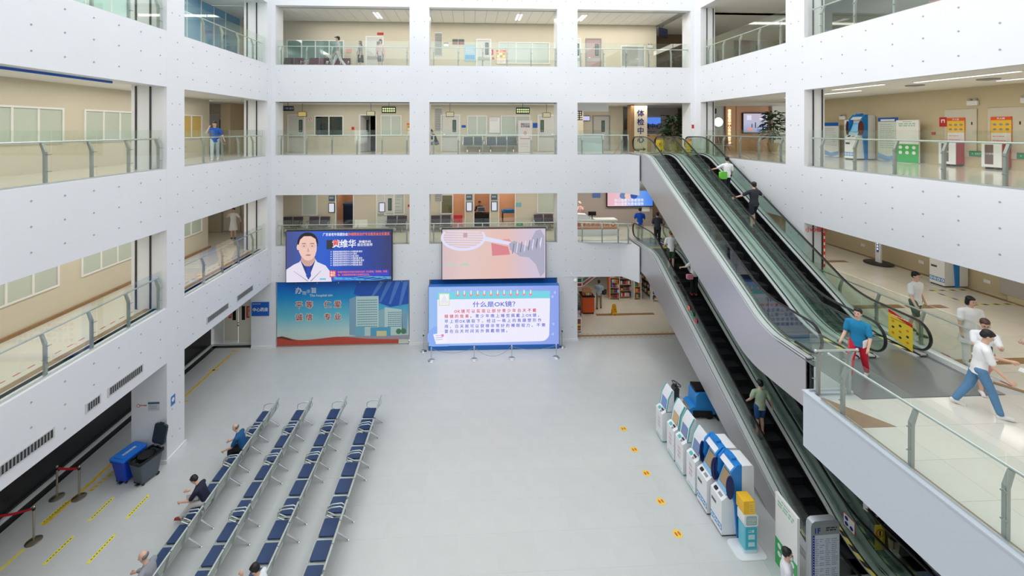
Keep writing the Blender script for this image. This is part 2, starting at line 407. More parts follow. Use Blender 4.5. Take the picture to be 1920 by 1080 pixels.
# ceiling boards of the top gallery
cp = struct('ceiling', M().box(-9.9, 21.4, 17.03, 11.6, 24.4, 17.05), mat('ceiling_joint', (170, 172, 168), .7))
pm = mk('panel', M().box(-.29, -1.22, -.012, .29, 1.22, 0), False)
for i in range(35): obj('panel', pm, CEIL, cp, loc=(-9.6+.6*i, 22.75, 17.03))

# far walls of the galleries, with real openings
def holed_wall(name, y, x0, x1, z0, z1, holes, material, t=.15, ax='y', c=None):
    m = M(); holes = sorted(holes); x = x0
    def bx(a, b, za, zb):
        if b-a > .001 and zb-za > .001:
            if ax == 'y': m.box(a, y, za, b, y+t, zb)
            else: m.box(y, a, za, y+t, b, zb)
    for a, b, za, zb in holes:
        bx(x, a, z0, z1); bx(a, b, z0, za); bx(a, b, zb, z1); x = b
    bx(x, x1, z0, z1)
    return struct(name, m, material)
YW = 24.1
D3 = [(-10.3, -9.45), (-6.28, -5.4), (-1.6, -.6), (4.05, 4.98)]
W3 = [(-8.85, -7.25), (-5.05, -3.95), (-.08, .98), (1.88, 3.5)]
holed_wall('wall_back.002', YW, -16, 5.6, F3, 12.3, [(-6.28, -5.4, F3, F3+2.1), (-8.8, -7.28, F3+.98, F3+2.03)], BEIGE)
holed_wall('wall_back.003', YW, -16, 5.6, F2, 7.7, [(-7.62, -6.68, F2, F2+2.1), (-.94, -.28, F2, F2+2.1), (.28, 1.17, F2, F2+2.1), (1.73, 2.64, F2, F2+2.1), (-1.62, -1.0, F2+.95, F2+2.0)], BEIGE)
holed_wall('wall_back.004', YW, -14, 11.1, F4, 17.05, [(-10.35, -7.2, F4+.75, F4+1.85)], BEIGE)
# ---------------------------------------------------------------- rooms behind the openings
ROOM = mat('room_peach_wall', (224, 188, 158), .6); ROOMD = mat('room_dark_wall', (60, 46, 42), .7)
struct('wall_back.005', M().box(-16, 27.4, F2, 22, 27.5, 7.7), ROOM)
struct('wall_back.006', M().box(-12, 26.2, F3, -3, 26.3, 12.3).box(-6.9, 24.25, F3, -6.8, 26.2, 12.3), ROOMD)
struct('wall_back.007', M().box(-14, 27, F4, 11, 27.1, 17.05), mat('teal_room', (150, 178, 172), .6))
struct('wall_back.008', M().box(-8.2, 24.25, F2, -8.1, 27.4, 7.7).box(-6.3, 24.25, F2, -6.2, 27.4, 7.7).box(-1.9, 24.25, F2, -1.8, 27.4, 7.7).box(.02, 24.25, F2, .1, 27.4, 7.7).box(1.4, 24.25, F2, 1.5, 27.4, 7.7).box(3.1, 24.25, F2, 3.2, 27.4, 7.7), ROOM)
light('room_lamp', 'AREA', (2.3, 26, 7.5), (0, 0, 0), 22, (1, 1), (1, .85, .7))
light('room_lamp', 'AREA', (.7, 26, 7.5), (0, 0, 0), 14, (1, 1), (1, .85, .7))
light('room_lamp', 'AREA', (-.9, 26, 7.5), (0, 0, 0), 20, (1, 1), (1, .85, .7))
light('room_lamp', 'AREA', (-7.2, 26, 7.5), (0, 0, 0), 10, (1, 1), (1, .85, .7))
# left gallery walls (rooms beyond) end short of the corner, where a passage leads off
struct('wall_left.002', M().box(-13.0, -3.5, F2, -12.8, 20.9, 7.7).box(-13.0, -3.5, F3, -12.8, 21.0, 12.3), BEIGE)
struct('wall_left.003', M().box(-16.2, 20.9, F2, -16, 28, 7.7).box(-16.2, 19, F3, -16, 28, 12.3).box(-14.2, 21, F4, -14.0, 28, 17.05).box(-16, 20.9, F3, -13.0, 21.0, 12.3).box(-16, 20.8, F2, -13.0, 20.9, 7.7), BEIGE)
# frosted curtain-glass wall of the top left gallery
TEAL = ramp_mat('curtain_glass', [(0, (178, 214, 206)), (.5, (186, 220, 214)), (.8, (170, 205, 225)), (1, (120, 175, 215))], axis=1, lo=12, hi=21, rough=.12, wave=.15)
wtl = struct('wall_left.004', M().box(-13.0, -3.5, F4, -12.9, 23.9, 17.05), TEAL)
for k in range(22): obj('mullion', M().box(-12.9, 1.5+k, F4, -12.87, 1.53+k, 17.05), FRAMEW, wtl)
# right gallery far walls
struct('wall_right.001', M().box(17.3, -3.5, F3, 17.5, 21.2, 12.3), mat('khaki_wall', (206, 192, 158), .45))
struct('wall_right.002', M().box(18.4, -3.5, F2, 18.6, 21.75, 7.7).box(18.25, 9.0, F2, 18.4, 13.2, 7.7), MATS['khaki_wall'])
struct('wall_right.003', M().box(17.6, -3.5, F4, 17.8, 21.75, 17.05), mat('glazed_grey_wall', (120, 128, 122), .25))
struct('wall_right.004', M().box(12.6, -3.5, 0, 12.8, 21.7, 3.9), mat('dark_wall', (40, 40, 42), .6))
# orange feature wall with screen, beyond the third-floor corner
OR = mat('orange_panel_wall', (222, 168, 122), .4)
ow = struct('wall_back.010', M().box(15.65, 24.6, F3, 19, 24.8, 12.3), OR)
struct('wall_back.011', M().box(18.45, 24.4, F3, 19.5, 24.6, 12.3), mat('pale_wall', (222, 218, 206), .5))
struct('wall_back.012', M().box(14.2, 24.65, F3, 15.65, 24.85, 12.3), mat('grey_wall', (206, 208, 206), .5))
struct('trim_11', M().box(15.6, 24.55, F3, 15.65, 24.65, 12.3).box(16.3, 24.58, F3, 16.33, 24.6, 12.3), mat('bronze_joint', (150, 108, 78), .4))
# third-floor right: wall with the clinic door, sign pillar, reception
struct('wall_back.013', M().box(5.6, 25.2, F3, 9.5, 25.4, 12.3).box(5.6, 24.1, F3, 6.7, 25.2, 12.3), BEIGE)
struct('wall_back.014', M().box(9.4, 23.2, F3, 10.15, 23.8, 12.3), mat('sign_pillar_cream', (226, 212, 184), .45))
struct('trim_12', M().box(9.22, 23.2, F3, 9.4, 23.8, 12.3), BROWN)
struct('wall_back.015', M().box(10.15, 27.2, F3, 14, 27.3, 12.3), mat('reception_wall', (206, 200, 190), .5))
struct('trim_13', M().box(5.6, 22.6, 11.85, 7.7, 22.8, 12.3), WPAINT)
# top floor right side
struct('wall_back.016', M().box(11.1, 26.4, F4, 14, 26.6, 17.05), mat('brown_wall', (120, 98, 76), .5))
# second-floor right: wall behind the volunteer desk
MAUVE = mat('mauve_wall', (176, 164, 156), .5)
struct('wall_back.017', M().box(5.6, 24.4, F2, 11.0, 24.6, 7.7), MAUVE)
# ground floor: mural recess and shop
struct('wall_back.018', M().box(-9.9, 21.5, 0, 5.6, 21.7, 3.3), WPAINT)
struct('floor', M().box(5.5, 21.35, -.3, 20, 31, 0), CREAM)
struct('ceiling', M().box(5.5, 21.35, 3.2, 20, 31, 3.26), mat('shop_ceiling', (150, 146, 140), .7))
struct('wall_back.019', M().box(5.5, 30.8, 0, 20, 31, 3.3).box(5.45, 21.8, 0, 5.6, 31, 3.3), mat('shop_wall', (190, 176, 170), .6))
struct('trim_14', M().box(5.56, 21.38, 0, 11.6, 21.56, .004), BROWN)
struct('trim_15', M().box(7.4, 23.75, 0, 10.85, 24.0, .004), BROWN)
m = M()
for i in range(22): m.box(5.65+.27*i, 21.66, 0, 5.8+.27*i, 21.69, .003); m.box(5.65+.27*i, 21.26, .0005, 5.8+.27*i, 21.29, .004)
tag(obj('line_tape', m, mat('tape_rust', (190, 110, 90), .5), None, 'dashed rust red tape across the shop threshold', 'tape'), kind='stuff')
struct('wall_back.020', M().box(-16, 28, F3, 22.2, 28.2, TOP).box(22, -3.5, F4, 22.2, 28, TOP).box(22, 21, 0, 22.2, 28, F4), mat('taupe_wall', (150, 140, 124), .5))
# thin skirting and joints in galleries
struct('baseboard_back.001', M().box(-16, YW-.02, F2, 5.5, YW, F2+.1), mat('skirting', (176, 172, 160), .5))

# ---------------------------------------------------------------- doors and windows in gallery walls
def door(x, z, wdt, y=YW, glassx=.75, name='door', colr=DOORW, h=2.1, rz=0, dark=True):
    t = thing('door', None, None, (x, y, z), rz); t['kind'] = 'structure'; t.name = 'door_1'
    m = M().box(-.07, -.05, 0, 0, .05, h+.07).box(wdt, -.05, 0, wdt+.07, .05, h+.07).box(0, -.05, h, wdt, .05, h+.07)
    obj('door_frame', m, FRAMEW if colr is DOORW else mat('grey_frame', (150, 150, 144), .4), t)
    obj('door_leaf', M().box(0, -.03, .02, wdt, 0, h), colr, t)
    gx = wdt*glassx
    obj('vision_panel', M().box(gx-.1, -.045, 1.15, gx+.1, -.03, 1.85), BLACK, t)
    obj('pane', M().box(gx-.07, -.05, 1.19, gx+.07, -.045, 1.81), mat('vision_glass', (96, 120, 108), .1), t)
    obj('kick_plate', M().box(.02, -.036, .82, wdt-.02, -.03, 1.0), mat('kick_grey', (176, 178, 170), .35), t)
    obj('door_handle', M().tube([(wdt-.08 if glassx < .5 else .08, -.03, 1.02), (wdt-.08 if glassx < .5 else .08, -.08, 1.02), ((wdt-.2) if glassx < .5 else .2, -.08, 1.02)], .012, 6), CHROME, t)
    return t
def window(x, z, wdt, h, y=YW, n=2, fill=BLIND, rz=0, glass_=False, t=None, name='window_1'):
    t = thing(name, None, None, (x, y, z), rz); t['kind'] = 'structure'
    m = M().box(-.06, -.04, -.06, wdt+.06, .0, 0).box(-.06, -.04, h, wdt+.06, 0, h+.06).box(-.06, -.04, 0, 0, 0, h).box(wdt, -.04, 0, wdt+.06, 0, h)
    obj('window_frame', m, FRAMEW, t)
    for k in range(n):
        a, b = wdt*k/n, wdt*(k+1)/n
        if k: obj('mullion', M().box(a-.03, -.035, 0, a+.03, 0, h), FRAMEW, t)
        obj('pane', M().box(a+.01, -.012, .01, b-.01, -.006, h-.01), fill, t)
        if fill is BLIND: obj('blind', M().box(a+.02, -.005, .02, b-.02, 0, h-.02), BLIND, t)
    return t
DG = mat('dark_window_glass', (52, 44, 42), .06, spec=.8)
BG = mat('blind_behind_glass', (196, 206, 192), .12, spec=.7)
for x0, x1, g in ((-10.3, -9.45, .8), (-1.6, -.6, .72), (4.05, 4.98, .22)): door(x0, F3, x1-x0, glassx=g)
window(-8.8, F3+.98, 1.52, 1.05, fill=WGL)
for x0, x1 in ((-5.05, -3.98), (-.08, .96), (1.88, 3.5)): window(x0, F3+1.0, x1-x0, 1.05, fill=BG)
# the open door of the third floor
t = door(-6.28, F3, .86, rz=math.radians(68)); t.name = 'door_2'
struct('trim_16', M().box(-6.35, YW-.05, F3, -6.28, YW+.05, F3+2.17).box(-5.4, YW-.05, F3, -5.33, YW+.05, F3+2.17).box(-6.28, YW-.05, F3+2.1, -5.4, YW+.05, F3+2.17), FRAMEW)
door(-5.3+.0, F2, .92, glassx=.78)
for x0, x1 in ((-9.5, -8.75), (4.02, 4.95)): window(x0, F2+.95, x1-x0, 1.12, n=1, fill=BG)
window(-3.95-.9, F2+.95, 1.05, 1.12, n=2, fill=BG)
window(-1.62, F2+.95, .62, 1.05, n=1, fill=WGL)
for k, (x0, x1) in enumerate(((-7.62, -6.68), (.28, 1.17), (1.73, 2.64), (-.94, -.28))):
    struct('trim_%d' % (17+k), M().box(x0-.06, YW-.05, F2, x0, YW+.05, F2+2.16).box(x1, YW-.05, F2, x1+.06, YW+.05, F2+2.16).box(x0, YW-.05, F2+2.1, x1, YW+.05, F2+2.16), FRAMEW)
# top floor: interior windows
window(-10.35, F4+.75, 3.1, 1.1, n=4, fill=mat('teal_glass', (120, 150, 146), .05, spec=.9))
window(1.75, F4+.7, 2.9, 1.15, n=3, fill=mat('teal_glass_pale', (196, 204, 194), .08, spec=.8))
window(9.4-.4, F4+.55, 1.35, 1.15, n=1, fill=mat('glass_grey', (170, 172, 170), .1, spec=.8))
door(-5.9, F4, .9); door(.45, F4, .75, h=2.0); door(6.9, F4, .8, colr=mat('door_mauve', (176, 150, 150), .4)); door(5.9, F4, .6)
# clinic door, third floor right
door(7.65, F3, .95, y=25.2, colr=mat('door_grey', (196, 196, 188), .4), glassx=.62)
window(5.65, F3+.9, .45, 1.2, n=1, fill=BG)
# louvre vents in the bays' left ends
def louvre(x, z, h, cat_label):
    t = thing('louvre_vent', cat_label, 'vent', (x, YW, z))
    obj('frame', M().box(-.02, -.03, -.02, .42, 0, h+.02), FRAMEW, t)
    for k in range(int(h/.075)): obj('slat', M().box(.0, -.045, .01+k*.075, .40, -.03, .055+k*.075), mat('vent_grey', (128, 132, 130), .5), t)
louvre(-2.15+.15, F3+1.25, 1.3, 'grey slatted vent high in the left corner of the third floor centre bay')
louvre(-2.15+.15, F2+1.65, .75, 'grey slatted vent above plum seats, second floor centre bay')
louvre(-2.15+.15, F4+1.1, 1.3, 'grey slatted vent in the top floor centre bay')
# left gallery windows (facing into the hall)
OCH = mat('ochre_blind', (206, 176, 100), .4)
for y, wd, n in ((7.4, 2.7, 4), (10.75, 2.85, 4), (14.4, 2.7, 4), (18.95, 1.4, 2)):
    window(-12.8, F3+.93, wd, .98, y=y, n=n, fill=BG if y < 18 else OCH, rz=PI/2)
for y, wd, n in ((6.9, 2.8, 4), (10.6, 2.85, 4), (14.3, 2.7, 4), (18.9, 1.45, 2)):
    window(-12.8, F2+1.0, wd, 1.05, y=y, n=n, fill=BG, rz=PI/2)
t = door(-14.6, F3, 1.0, y=24.1-.02, glassx=.6); t.name = 'door_3'
struct('wall_back.009', M().box(-13.2, 22.6, F3, -12.7, 24.1, 12.3), mat('tan_wall', (188, 170, 142), .5))
door(-12.9, F2, .9, y=24.08, glassx=.3, colr=mat('door_rose', (206, 178, 160), .4))
door(-14.9, F2, .9, y=24.08, colr=mat('door_tan', (190, 176, 150), .4))
# pharmacy double door
pd = thing('door_4', None, None, (-12.33, 21.42, 0)); pd['kind'] = 'structure'
obj('door_frame', M().box(-.06, -.04, 0, 0, .02, 2.35).box(1.4, -.04, 0, 1.46, .02, 2.35).box(0, -.04, 2.28, 1.4, .02, 2.35), FRAMEW, pd)
CD = mat('door_cream', (226, 222, 206), .4)
for a, b, g in ((0.01, .69, .5), (.71, 1.39, .95)):
    lf = obj('door_leaf', M().box(a, -.02, .03, b, .02, 2.27), CD, pd)
    obj('vision_panel', M().box(g-.08, -.03, 1.25, g+.08, -.02, 1.95), BLACK, lf)
    rp = obj('notice', M().box(g+(-.28 if g < .6 else .14), -.026, 1.35, g+(-.12 if g < .6 else .3), -.02, 1.95), mat('notice_red', (206, 66, 50), .5), lf)
obj('kick_plate', M().box(.03, -.026, .05, .67, -.02, .22), mat('kick_white', (235, 235, 230), .3), pd)
obj('door_handle', M().box(.66, -.05, .95, .74, -.02, 1.02).box(.67, -.05, 1.1, .73, -.02, 1.15), CHROME, pd)
for s, k in (('出口通道', .92+.3), ('请勿入内', .5-.28+.08)):
    txt('\n'.join(s), .12, PAPER, pd, k if k > .9 else .3, 1.65, y=-.028, line=.95)
# vents in the left ground-floor fascia
def fvent(y0, y1, z, lab):
    t = thing('grille_vent', lab, 'vent', (XL, (y0+y1)/2, z), PI/2)
    L = (y1-y0)/2
    obj('frame', M().box(-L, -.012, -.13, L, 0, -.10).box(-L, -.012, .10, L, 0, .13).box(-L, -.012, -.1, -L+.04, 0, .1).box(L-.04, -.012, -.1, L, 0, .1), mat('vent_frame', (206, 206, 204), .5), t)
    obj('grille_back', M().box(-L, -.002, -.11, L, -.001, .11), DARK, t)
    n = int(2*L/.075); m = M()
    sl = mk('slat', M().box(-.014, -.012, -.1, .014, -.003, .1), False)
    for k in range(n): obj('slat', sl, mat('vent_slat', (150, 150, 148), .5), t, loc=(-L+.06+k*(2*L-.1)/n, 0, 0))
for a, b, l in ((8.2, 10.27, 'longest grille in the left fascia, nearest the camera'), (11.06, 11.5, 'short square-ish grille between the two long ones on the left fascia'), (11.71, 12.93, 'long grille in the left fascia just before the bin pillar'),
                (15.95, 17.35, 'grille in the left fascia beyond the bin pillar'), (17.95, 19.25, 'farthest grille in the left fascia, above the pharmacy door')): fvent(a, b, 3.68, l)

# ---------------------------------------------------------------- glass railings
def railing(label, p0, p1, z, posts, inward, hgl=1.27, hr=.99, gr='glass gallery railings', glz=.0, skip_end=False):
    """posts: distances along p0->p1; inward: +1/-1 side (left of direction = +1) on which the handrail runs"""
    p0 = Vector((*p0, z)); p1 = Vector((*p1, z)); d = (p1-p0); L = d.length; a = math.atan2(d.y, d.x)
    t = thing('glass_railing', label, 'railing', tuple(p0), a, gr); s = inward
    e = [0]+[q for q in posts if .15 < q < L-.15]+[L]
    for k in range(len(e)-1):
        if e[k+1]-e[k] > .1: obj('glass_panel', M().box(e[k]+.012+(.06 if k else 0), -.006, .04+glz, e[k+1]-.012+(.06 if k < len(e)-2 else 0), .006, hgl), GL, t)
    pm_ = mk('post', M().prism([(s*.05, 0), (s*.11, 0), (s*.115, .72), (s*.19, hr-.03), (s*.14, hr-.02), (s*.055, .76)], 'x', -.03, .03)
             .tube([(0.0, s*.0, .3), (0, s*.07, .3)], .012, 6).tube([(0, 0, .7), (0, s*.07, .7)], .012, 6).tube([(.07, 0, .3), (0, s*.05, .3)], .01, 6).tube([(.07, 0, .7), (0, s*.05, .7)], .01, 6), False)
    for q in posts: obj('post', pm_, POSTM, t, loc=(q, 0, 0))
    m = M().tube([(-.0, s*.17, hr), (L, s*.17, hr)], .024, 8)
    if not skip_end: m.sph((0, s*.17, hr), .035).sph((L, s*.17, hr), .035)
    obj('handrail', m, STEELR, t)
    obj('base_rail', M().box(0, -.015, .0, L, .015, .04), STEELR, t)
    return t
def frange(a, b, s):
    o = []; x = a
    while x < b: o.append(x); x += s
    return o
FN = {F2: 'second', F3: 'third', F4: 'top'}
for z in (F2, F3, F4):
    railing('glass railing of the left wall opening nearest the camera, %s floor' % FN[z], (-9.93, 7.25), (-9.93, 13.86), z, [.6, 1.8, 3.0, 4.2, 5.39, 6.55], 1)
    railing('glass railing in the far left wall opening, %s floor' % FN[z], (-9.93, 14.8), (-9.93, 20.75), z, [.1+1.18*k for k in range(6)], 1)
for z in (F3, F4):
    railing('glass railing of the right wall opening nearest the camera, %s floor' % FN[z], (11.83, 13.9), (11.83, 7.25), z, [.45+1.2*k for k in range(6)], 1)
    railing('glass railing in the far right wall opening, %s floor' % FN[z], (11.83, 20.4), (11.83, 14.85), z, [.3+1.2*k for k in range(5)], 1)
    for x0, x1, nm in ((-9.58, -3.06, 'left'), (-1.98, 4.45, 'centre')):
        railing('glass railing of the %s back wall opening, %s floor' % (nm, FN[z]), (x0, 21.12), (x1, 21.12), z, [.15+1.25*k for k in range(6)], 1)
for x0, x1, nm in ((-9.58, -3.06, 'left'), (-1.98, 4.45, 'centre')):
    railing('glass railing behind the hanging screen of the %s back opening, second floor' % nm, (x0, 21.12), (x1, 21.12), F2, [.15+1.25*k for k in range(6)], 1)
railing('glass railing of the right back wall opening, top floor', (5.6, 21.12), (11.45, 21.12), F4, [.15+1.2*k for k in range(5)], 1)
railing('glass railing beside the head of the upper escalators, third floor', (5.6, 21.05), (8.28, 21.05), F3, [.2, 1.3, 2.3, 2.65], 1, gr='railings by the escalator heads')
railing('steel post railing beside the head of the lower escalators, second floor', (5.6, 21.05), (8.2, 20.6), F2, [.2, 1.2, 2.0, 2.5], 1, gr='railings by the escalator heads')
railing('glass railing along the white deck edge in the right foreground', (7.47, 8.45), (7.47, 1.0), F2+.04, [.42, 1.72, 2.97, 4.2, 5.4, 6.6], 1, gr='deck railings')
railing('short glass railing across the deck corner beside the upper escalator foot', (8.4, 8.76), (7.47, 8.76), F2+.04, [.1, .8], 1, gr='deck railings')
railing('glass railing beside the upper escalators, dividing them from the second floor gallery', (11.86, 20.3), (11.86, 9.0), F2, [k*1.2+.3 for k in range(10)], 1, gr='deck railings')
struct('trim_31', M().box(11.75, 8.9, F2, 11.95, 20.5, F2+.12), WPAINT)

# ---------------------------------------------------------------- escalators
def esc_path(zlo, zhi, Yt, y0, y1, h_in, h_lo, h_hi, R=2.4, rl=None):
    """a path following the stair line, h above it on the slope and on the two flats"""
    Yl = Yt-(zhi-zlo)/T30; a = R*math.tan(PI/12); b = (rl or R)*math.tan(PI/12)
    P = [(y0, zlo+h_lo)]
    def corner(yc, zc, up, a):
        o = []
        for k in range(9):
            u = k/8; 
            p0 = (yc-a, zc) if up else (yc-a*math.cos(PI/6), zc-a*math.sin(PI/6))
            p2 = (yc+a*math.cos(PI/6), zc+a*math.sin(PI/6)) if up else (yc+a, zc)
            q = [(1-u)**2*p0[i]+2*u*(1-u)*(yc, zc)[i]+u*u*p2[i] for i in (0, 1)]; o.append(tuple(q))
        return o
    lo = corner(Yl, zlo, True, b); hi = corner(Yt, zhi, False, a)
    for k, (y, z) in enumerate(lo): P.append((y, z+h_lo+(h_in-h_lo)*k/8))
    for k, (y, z) in enumerate(hi): P.append((y, z+h_in+(h_hi-h_in)*k/8))
    P.append((y1, zhi+h_hi))
    return [p for i, p in enumerate(P) if i == 0 or p[0] > P[i-1][0]+1e-4]
def zat(P, y):
    for (a, b), (c, d) in zip(P, P[1:]):
        if a <= y <= c: return b+(d-b)*(y-a)/(c-a)
    return P[0][1] if y < P[0][0] else P[-1][1]
def strip(m, P, x0, x1, t):
    n = len(P)
    vs = [(x0, y, z) for y, z in P]+[(x1, y, z) for y, z in P]+[(x0, y, z-t) for y, z in P]+[(x1, y, z-t) for y, z in P]
    f = []
    for i in range(n-1): f += [(i, i+1, n+i+1, n+i), (2*n+i, 3*n+i, 3*n+i+1, 2*n+i+1), (i, 2*n+i, 2*n+i+1, i+1), (n+i, n+i+1, 3*n+i+1, 3*n+i)]
    f += [(0, n, 3*n, 2*n), (n-1, 3*n-1, 4*n-1, 2*n-1)]
    return m.add(vs, f)
STRIPE = bpy.data.materials.new('stripe_tape'); STRIPE.use_nodes = True
_n = STRIPE.node_tree; _p = _n.nodes['Principled BSDF']; _w = _n.nodes.new('ShaderNodeTexWave'); _w.bands_direction = 'DIAGONAL'; _w.inputs['Scale'].default_value = 1.6
_t = _n.nodes.new('ShaderNodeTexCoord'); _r = _n.nodes.new('ShaderNodeValToRGB'); _r.color_ramp.interpolation = 'CONSTANT'
_r.color_ramp.elements[0].color = (*lin((236, 222, 110)), 1); _r.color_ramp.elements[1].color = (*lin((50, 48, 40)), 1); _r.color_ramp.elements[1].position = .55
_n.links.new(_t.outputs['Object'], _w.inputs['Vector']); _n.links.new(_w.outputs['Fac'], _r.inputs[0]); _n.links.new(_r.outputs[0], _p.inputs['Base Color'])
def escalator(label, x0, zlo, zhi, Yt, ytop, bottom=-1.2, left=True, right=True, clipfloor=None):
    Yl = Yt-(zhi-zlo)/T30; e = thing('escalator', label, 'escalator', (x0, 0, 0), 0, 'escalators of the hall')
    ya = Yl-1.75; W = 1.6
    line = esc_path(zlo, zhi, Yt, Yl-1.9, ytop, 0, 0, 0)
    deck = esc_path(zlo, zhi, Yt, ya, ytop, .24, .07, .1)
    bot = esc_path(zlo, zhi, Yt+.45, ya, ytop, bottom, bottom, bottom)
    bot = [(y, max(z, clipfloor)) if clipfloor is not None else (y, z) for y, z in bot]
    poly = deck+[p for p in reversed(bot)]
    for nm, a, b in (('side_cladding', 0, .03), ('side_cladding', W-.03, W)):
        s_ = obj(nm, M().prism(poly, 'x', a, b), CLAD, e)
    b2 = strip(M(), bot, .03, W-.03, .02); obj('underside', b2, CLAD, e)
    obj('end_panel', M().box(.03, ytop-.03, zhi+bottom, W-.03, ytop, zhi), CLAD, e)
    # cladding joints
    # decks
    obj('outer_deck', strip(strip(M(), deck, -.01, .20, .03), deck, W-.20, W+.01, .03), DECK, e)
    idk = [(y, z-.03) for y, z in deck]
    obj('inner_deck', strip(strip(M(), idk, .215, .32, .05), idk, W-.32, W-.215, .05), DECK, e)
    seam = [(y, z+.004) for y, z in deck]
    obj('glass_clamp', strip(strip(M(), seam, .196, .22, .05), seam, W-.22, W-.196, .05), BLACK, e)
    sk = [(y, z-.06) for y, z in deck]
    obj('skirt_panel', strip(strip(M(), sk, .32, .335, .42), sk, W-.335, W-.32, .42), BLACK, e)
    # glass balustrades in panes
    hand = esc_path(zlo, zhi, Yt, Yl-1.62, ytop-.5, .97, .95, .93)
    ys = frange(hand[0][0], hand[-1][0]-.5, 1.45)+[hand[-1][0]]
    allp = sorted(set([round(p[0], 4) for p in hand+deck if hand[0][0] <= p[0] <= hand[-1][0]]))
    for gx in (.208, W-.208):
        for a, b in zip(ys, ys[1:]):
            q = [a+.008]+[y for y in allp if a+.02 < y < b-.02]+[b-.008]
            P = [(y, zat(deck, y)) for y in q]+[(y, zat(hand, y)-.02) for y in reversed(q)]
            obj('glass_panel', M().prism(P, 'x', gx-.006, gx+.006), GLE, e)
        # rounded ends
        for s, (yy, zz, zt) in ((-1, (hand[0][0], zlo+.07, hand[0][1])), (1, (hand[-1][0], zhi+.1, hand[-1][1]))):
            r = (zt-zz-.12)/2; cz = zz+.1+r
            P = [(yy, zz)]+[(yy+s*r*math.cos(math.radians(t)), cz+(r-.02)*math.sin(math.radians(t))) for t in range(-90, 91, 15)]
            obj('glass_panel', M().prism(P, 'x', gx-.006, gx+.006), GLE, e)
            hl = [(gx, yy+s*r*math.cos(math.radians(t)), cz+r*math.sin(math.radians(t))) for t in range(-90, 91, 12)]
        L = []
        r0 = (hand[0][1]-zlo-.19)/2; c0 = zlo+.17+r0
        L += [(gx, hand[0][0]+.45, c0-r0), (gx, hand[0][0]+.2, c0-r0)]+[(gx, hand[0][0]-r0*math.cos(math.radians(t)), c0+r0*math.sin(math.radians(t))) for t in range(-90, 91, 12)]
        L += [(gx, y, z) for y, z in hand[1:-1]]
        r1 = (hand[-1][1]-zhi-.22)/2; c1 = zhi+.2+r1
        L += [(gx, hand[-1][0]+r1*math.cos(math.radians(t)), c1+r1*math.sin(math.radians(t))) for t in range(90, -91, -12)]+[(gx, hand[-1][0]-.4, c1-r1)]
        obj('handrail', M().tube(L, .042, 8, ry=.028), RUBBER, e)
    # steps
    st = mk('step', M().prism([(0, 0), (.4, 0), (.4, .012), (.4, -.02), (.04, -.235), (.0, -.235)][:2]+[(.4, -.03), (.03, -.26), (0, -.26)], 'x', .338, W-.338), False)
    y = Yl-.75
    while y < Yt+.8:
        z = zat(line, y+.02); obj('step', st, STEP, e, loc=(0, y, z)); y += .4
    # floor plates, combs, tape
    obj('floor_plate', M().box(.0, ya-1.5, zlo-.003, W+.04, Yl-.8, zlo+.012), COMB, e)
    obj('floor_plate', M().box(.02, Yt+.8, zhi-.04, W-.02, ytop, zhi+.012), COMB, e)
    obj('comb_plate', M().box(.34, Yl-.95, zlo+.012, W-.34, Yl-.72, zlo+.02), COMB, e)
    obj('comb_plate', M().box(.34, Yt+.72, zhi+.012, W-.34, Yt+1.0, zhi+.02), YEL, e)
    q = [(y, z+.004) for y, z in idk if y < (Yl-.5 if zlo > 1 else Yl+.4)]; q.append((q[-1][0]+.01 if zlo < 1 else Yl-.62, zat(idk, Yl-.62)+.004 if zlo > 1 else q[-1][1])); q = [(Yl-1.6, q[0][1])]+[p for p in q if p[0] > Yl-1.6]
    obj('hazard_tape', strip(M(), q, W-.31, W-.225, .003), STRIPE, e)
    obj('hazard_tape', strip(M(), q, .225, .31, .003), STRIPE, e)
    return e, line, deck
E1 = escalator('upper escalator nearest the hall, rising from the deck to the third floor', 8.45, F2, F3, 19.6, 21.7)
E2 = escalator('upper escalator against the right wall, carrying the white-shirted and black-dressed riders', 10.09, F2, F3, 19.6, 21.7)
E3 = escalator('lower escalator nearest the ticket kiosks, rising from the hall floor', 8.45, 0, F2, 19.05, 21.7, clipfloor=0.0)
E4 = escalator('lower escalator farther from the kiosks, half hidden under the deck', 10.09, 0, F2, 19.05, 21.7, clipfloor=0.0)
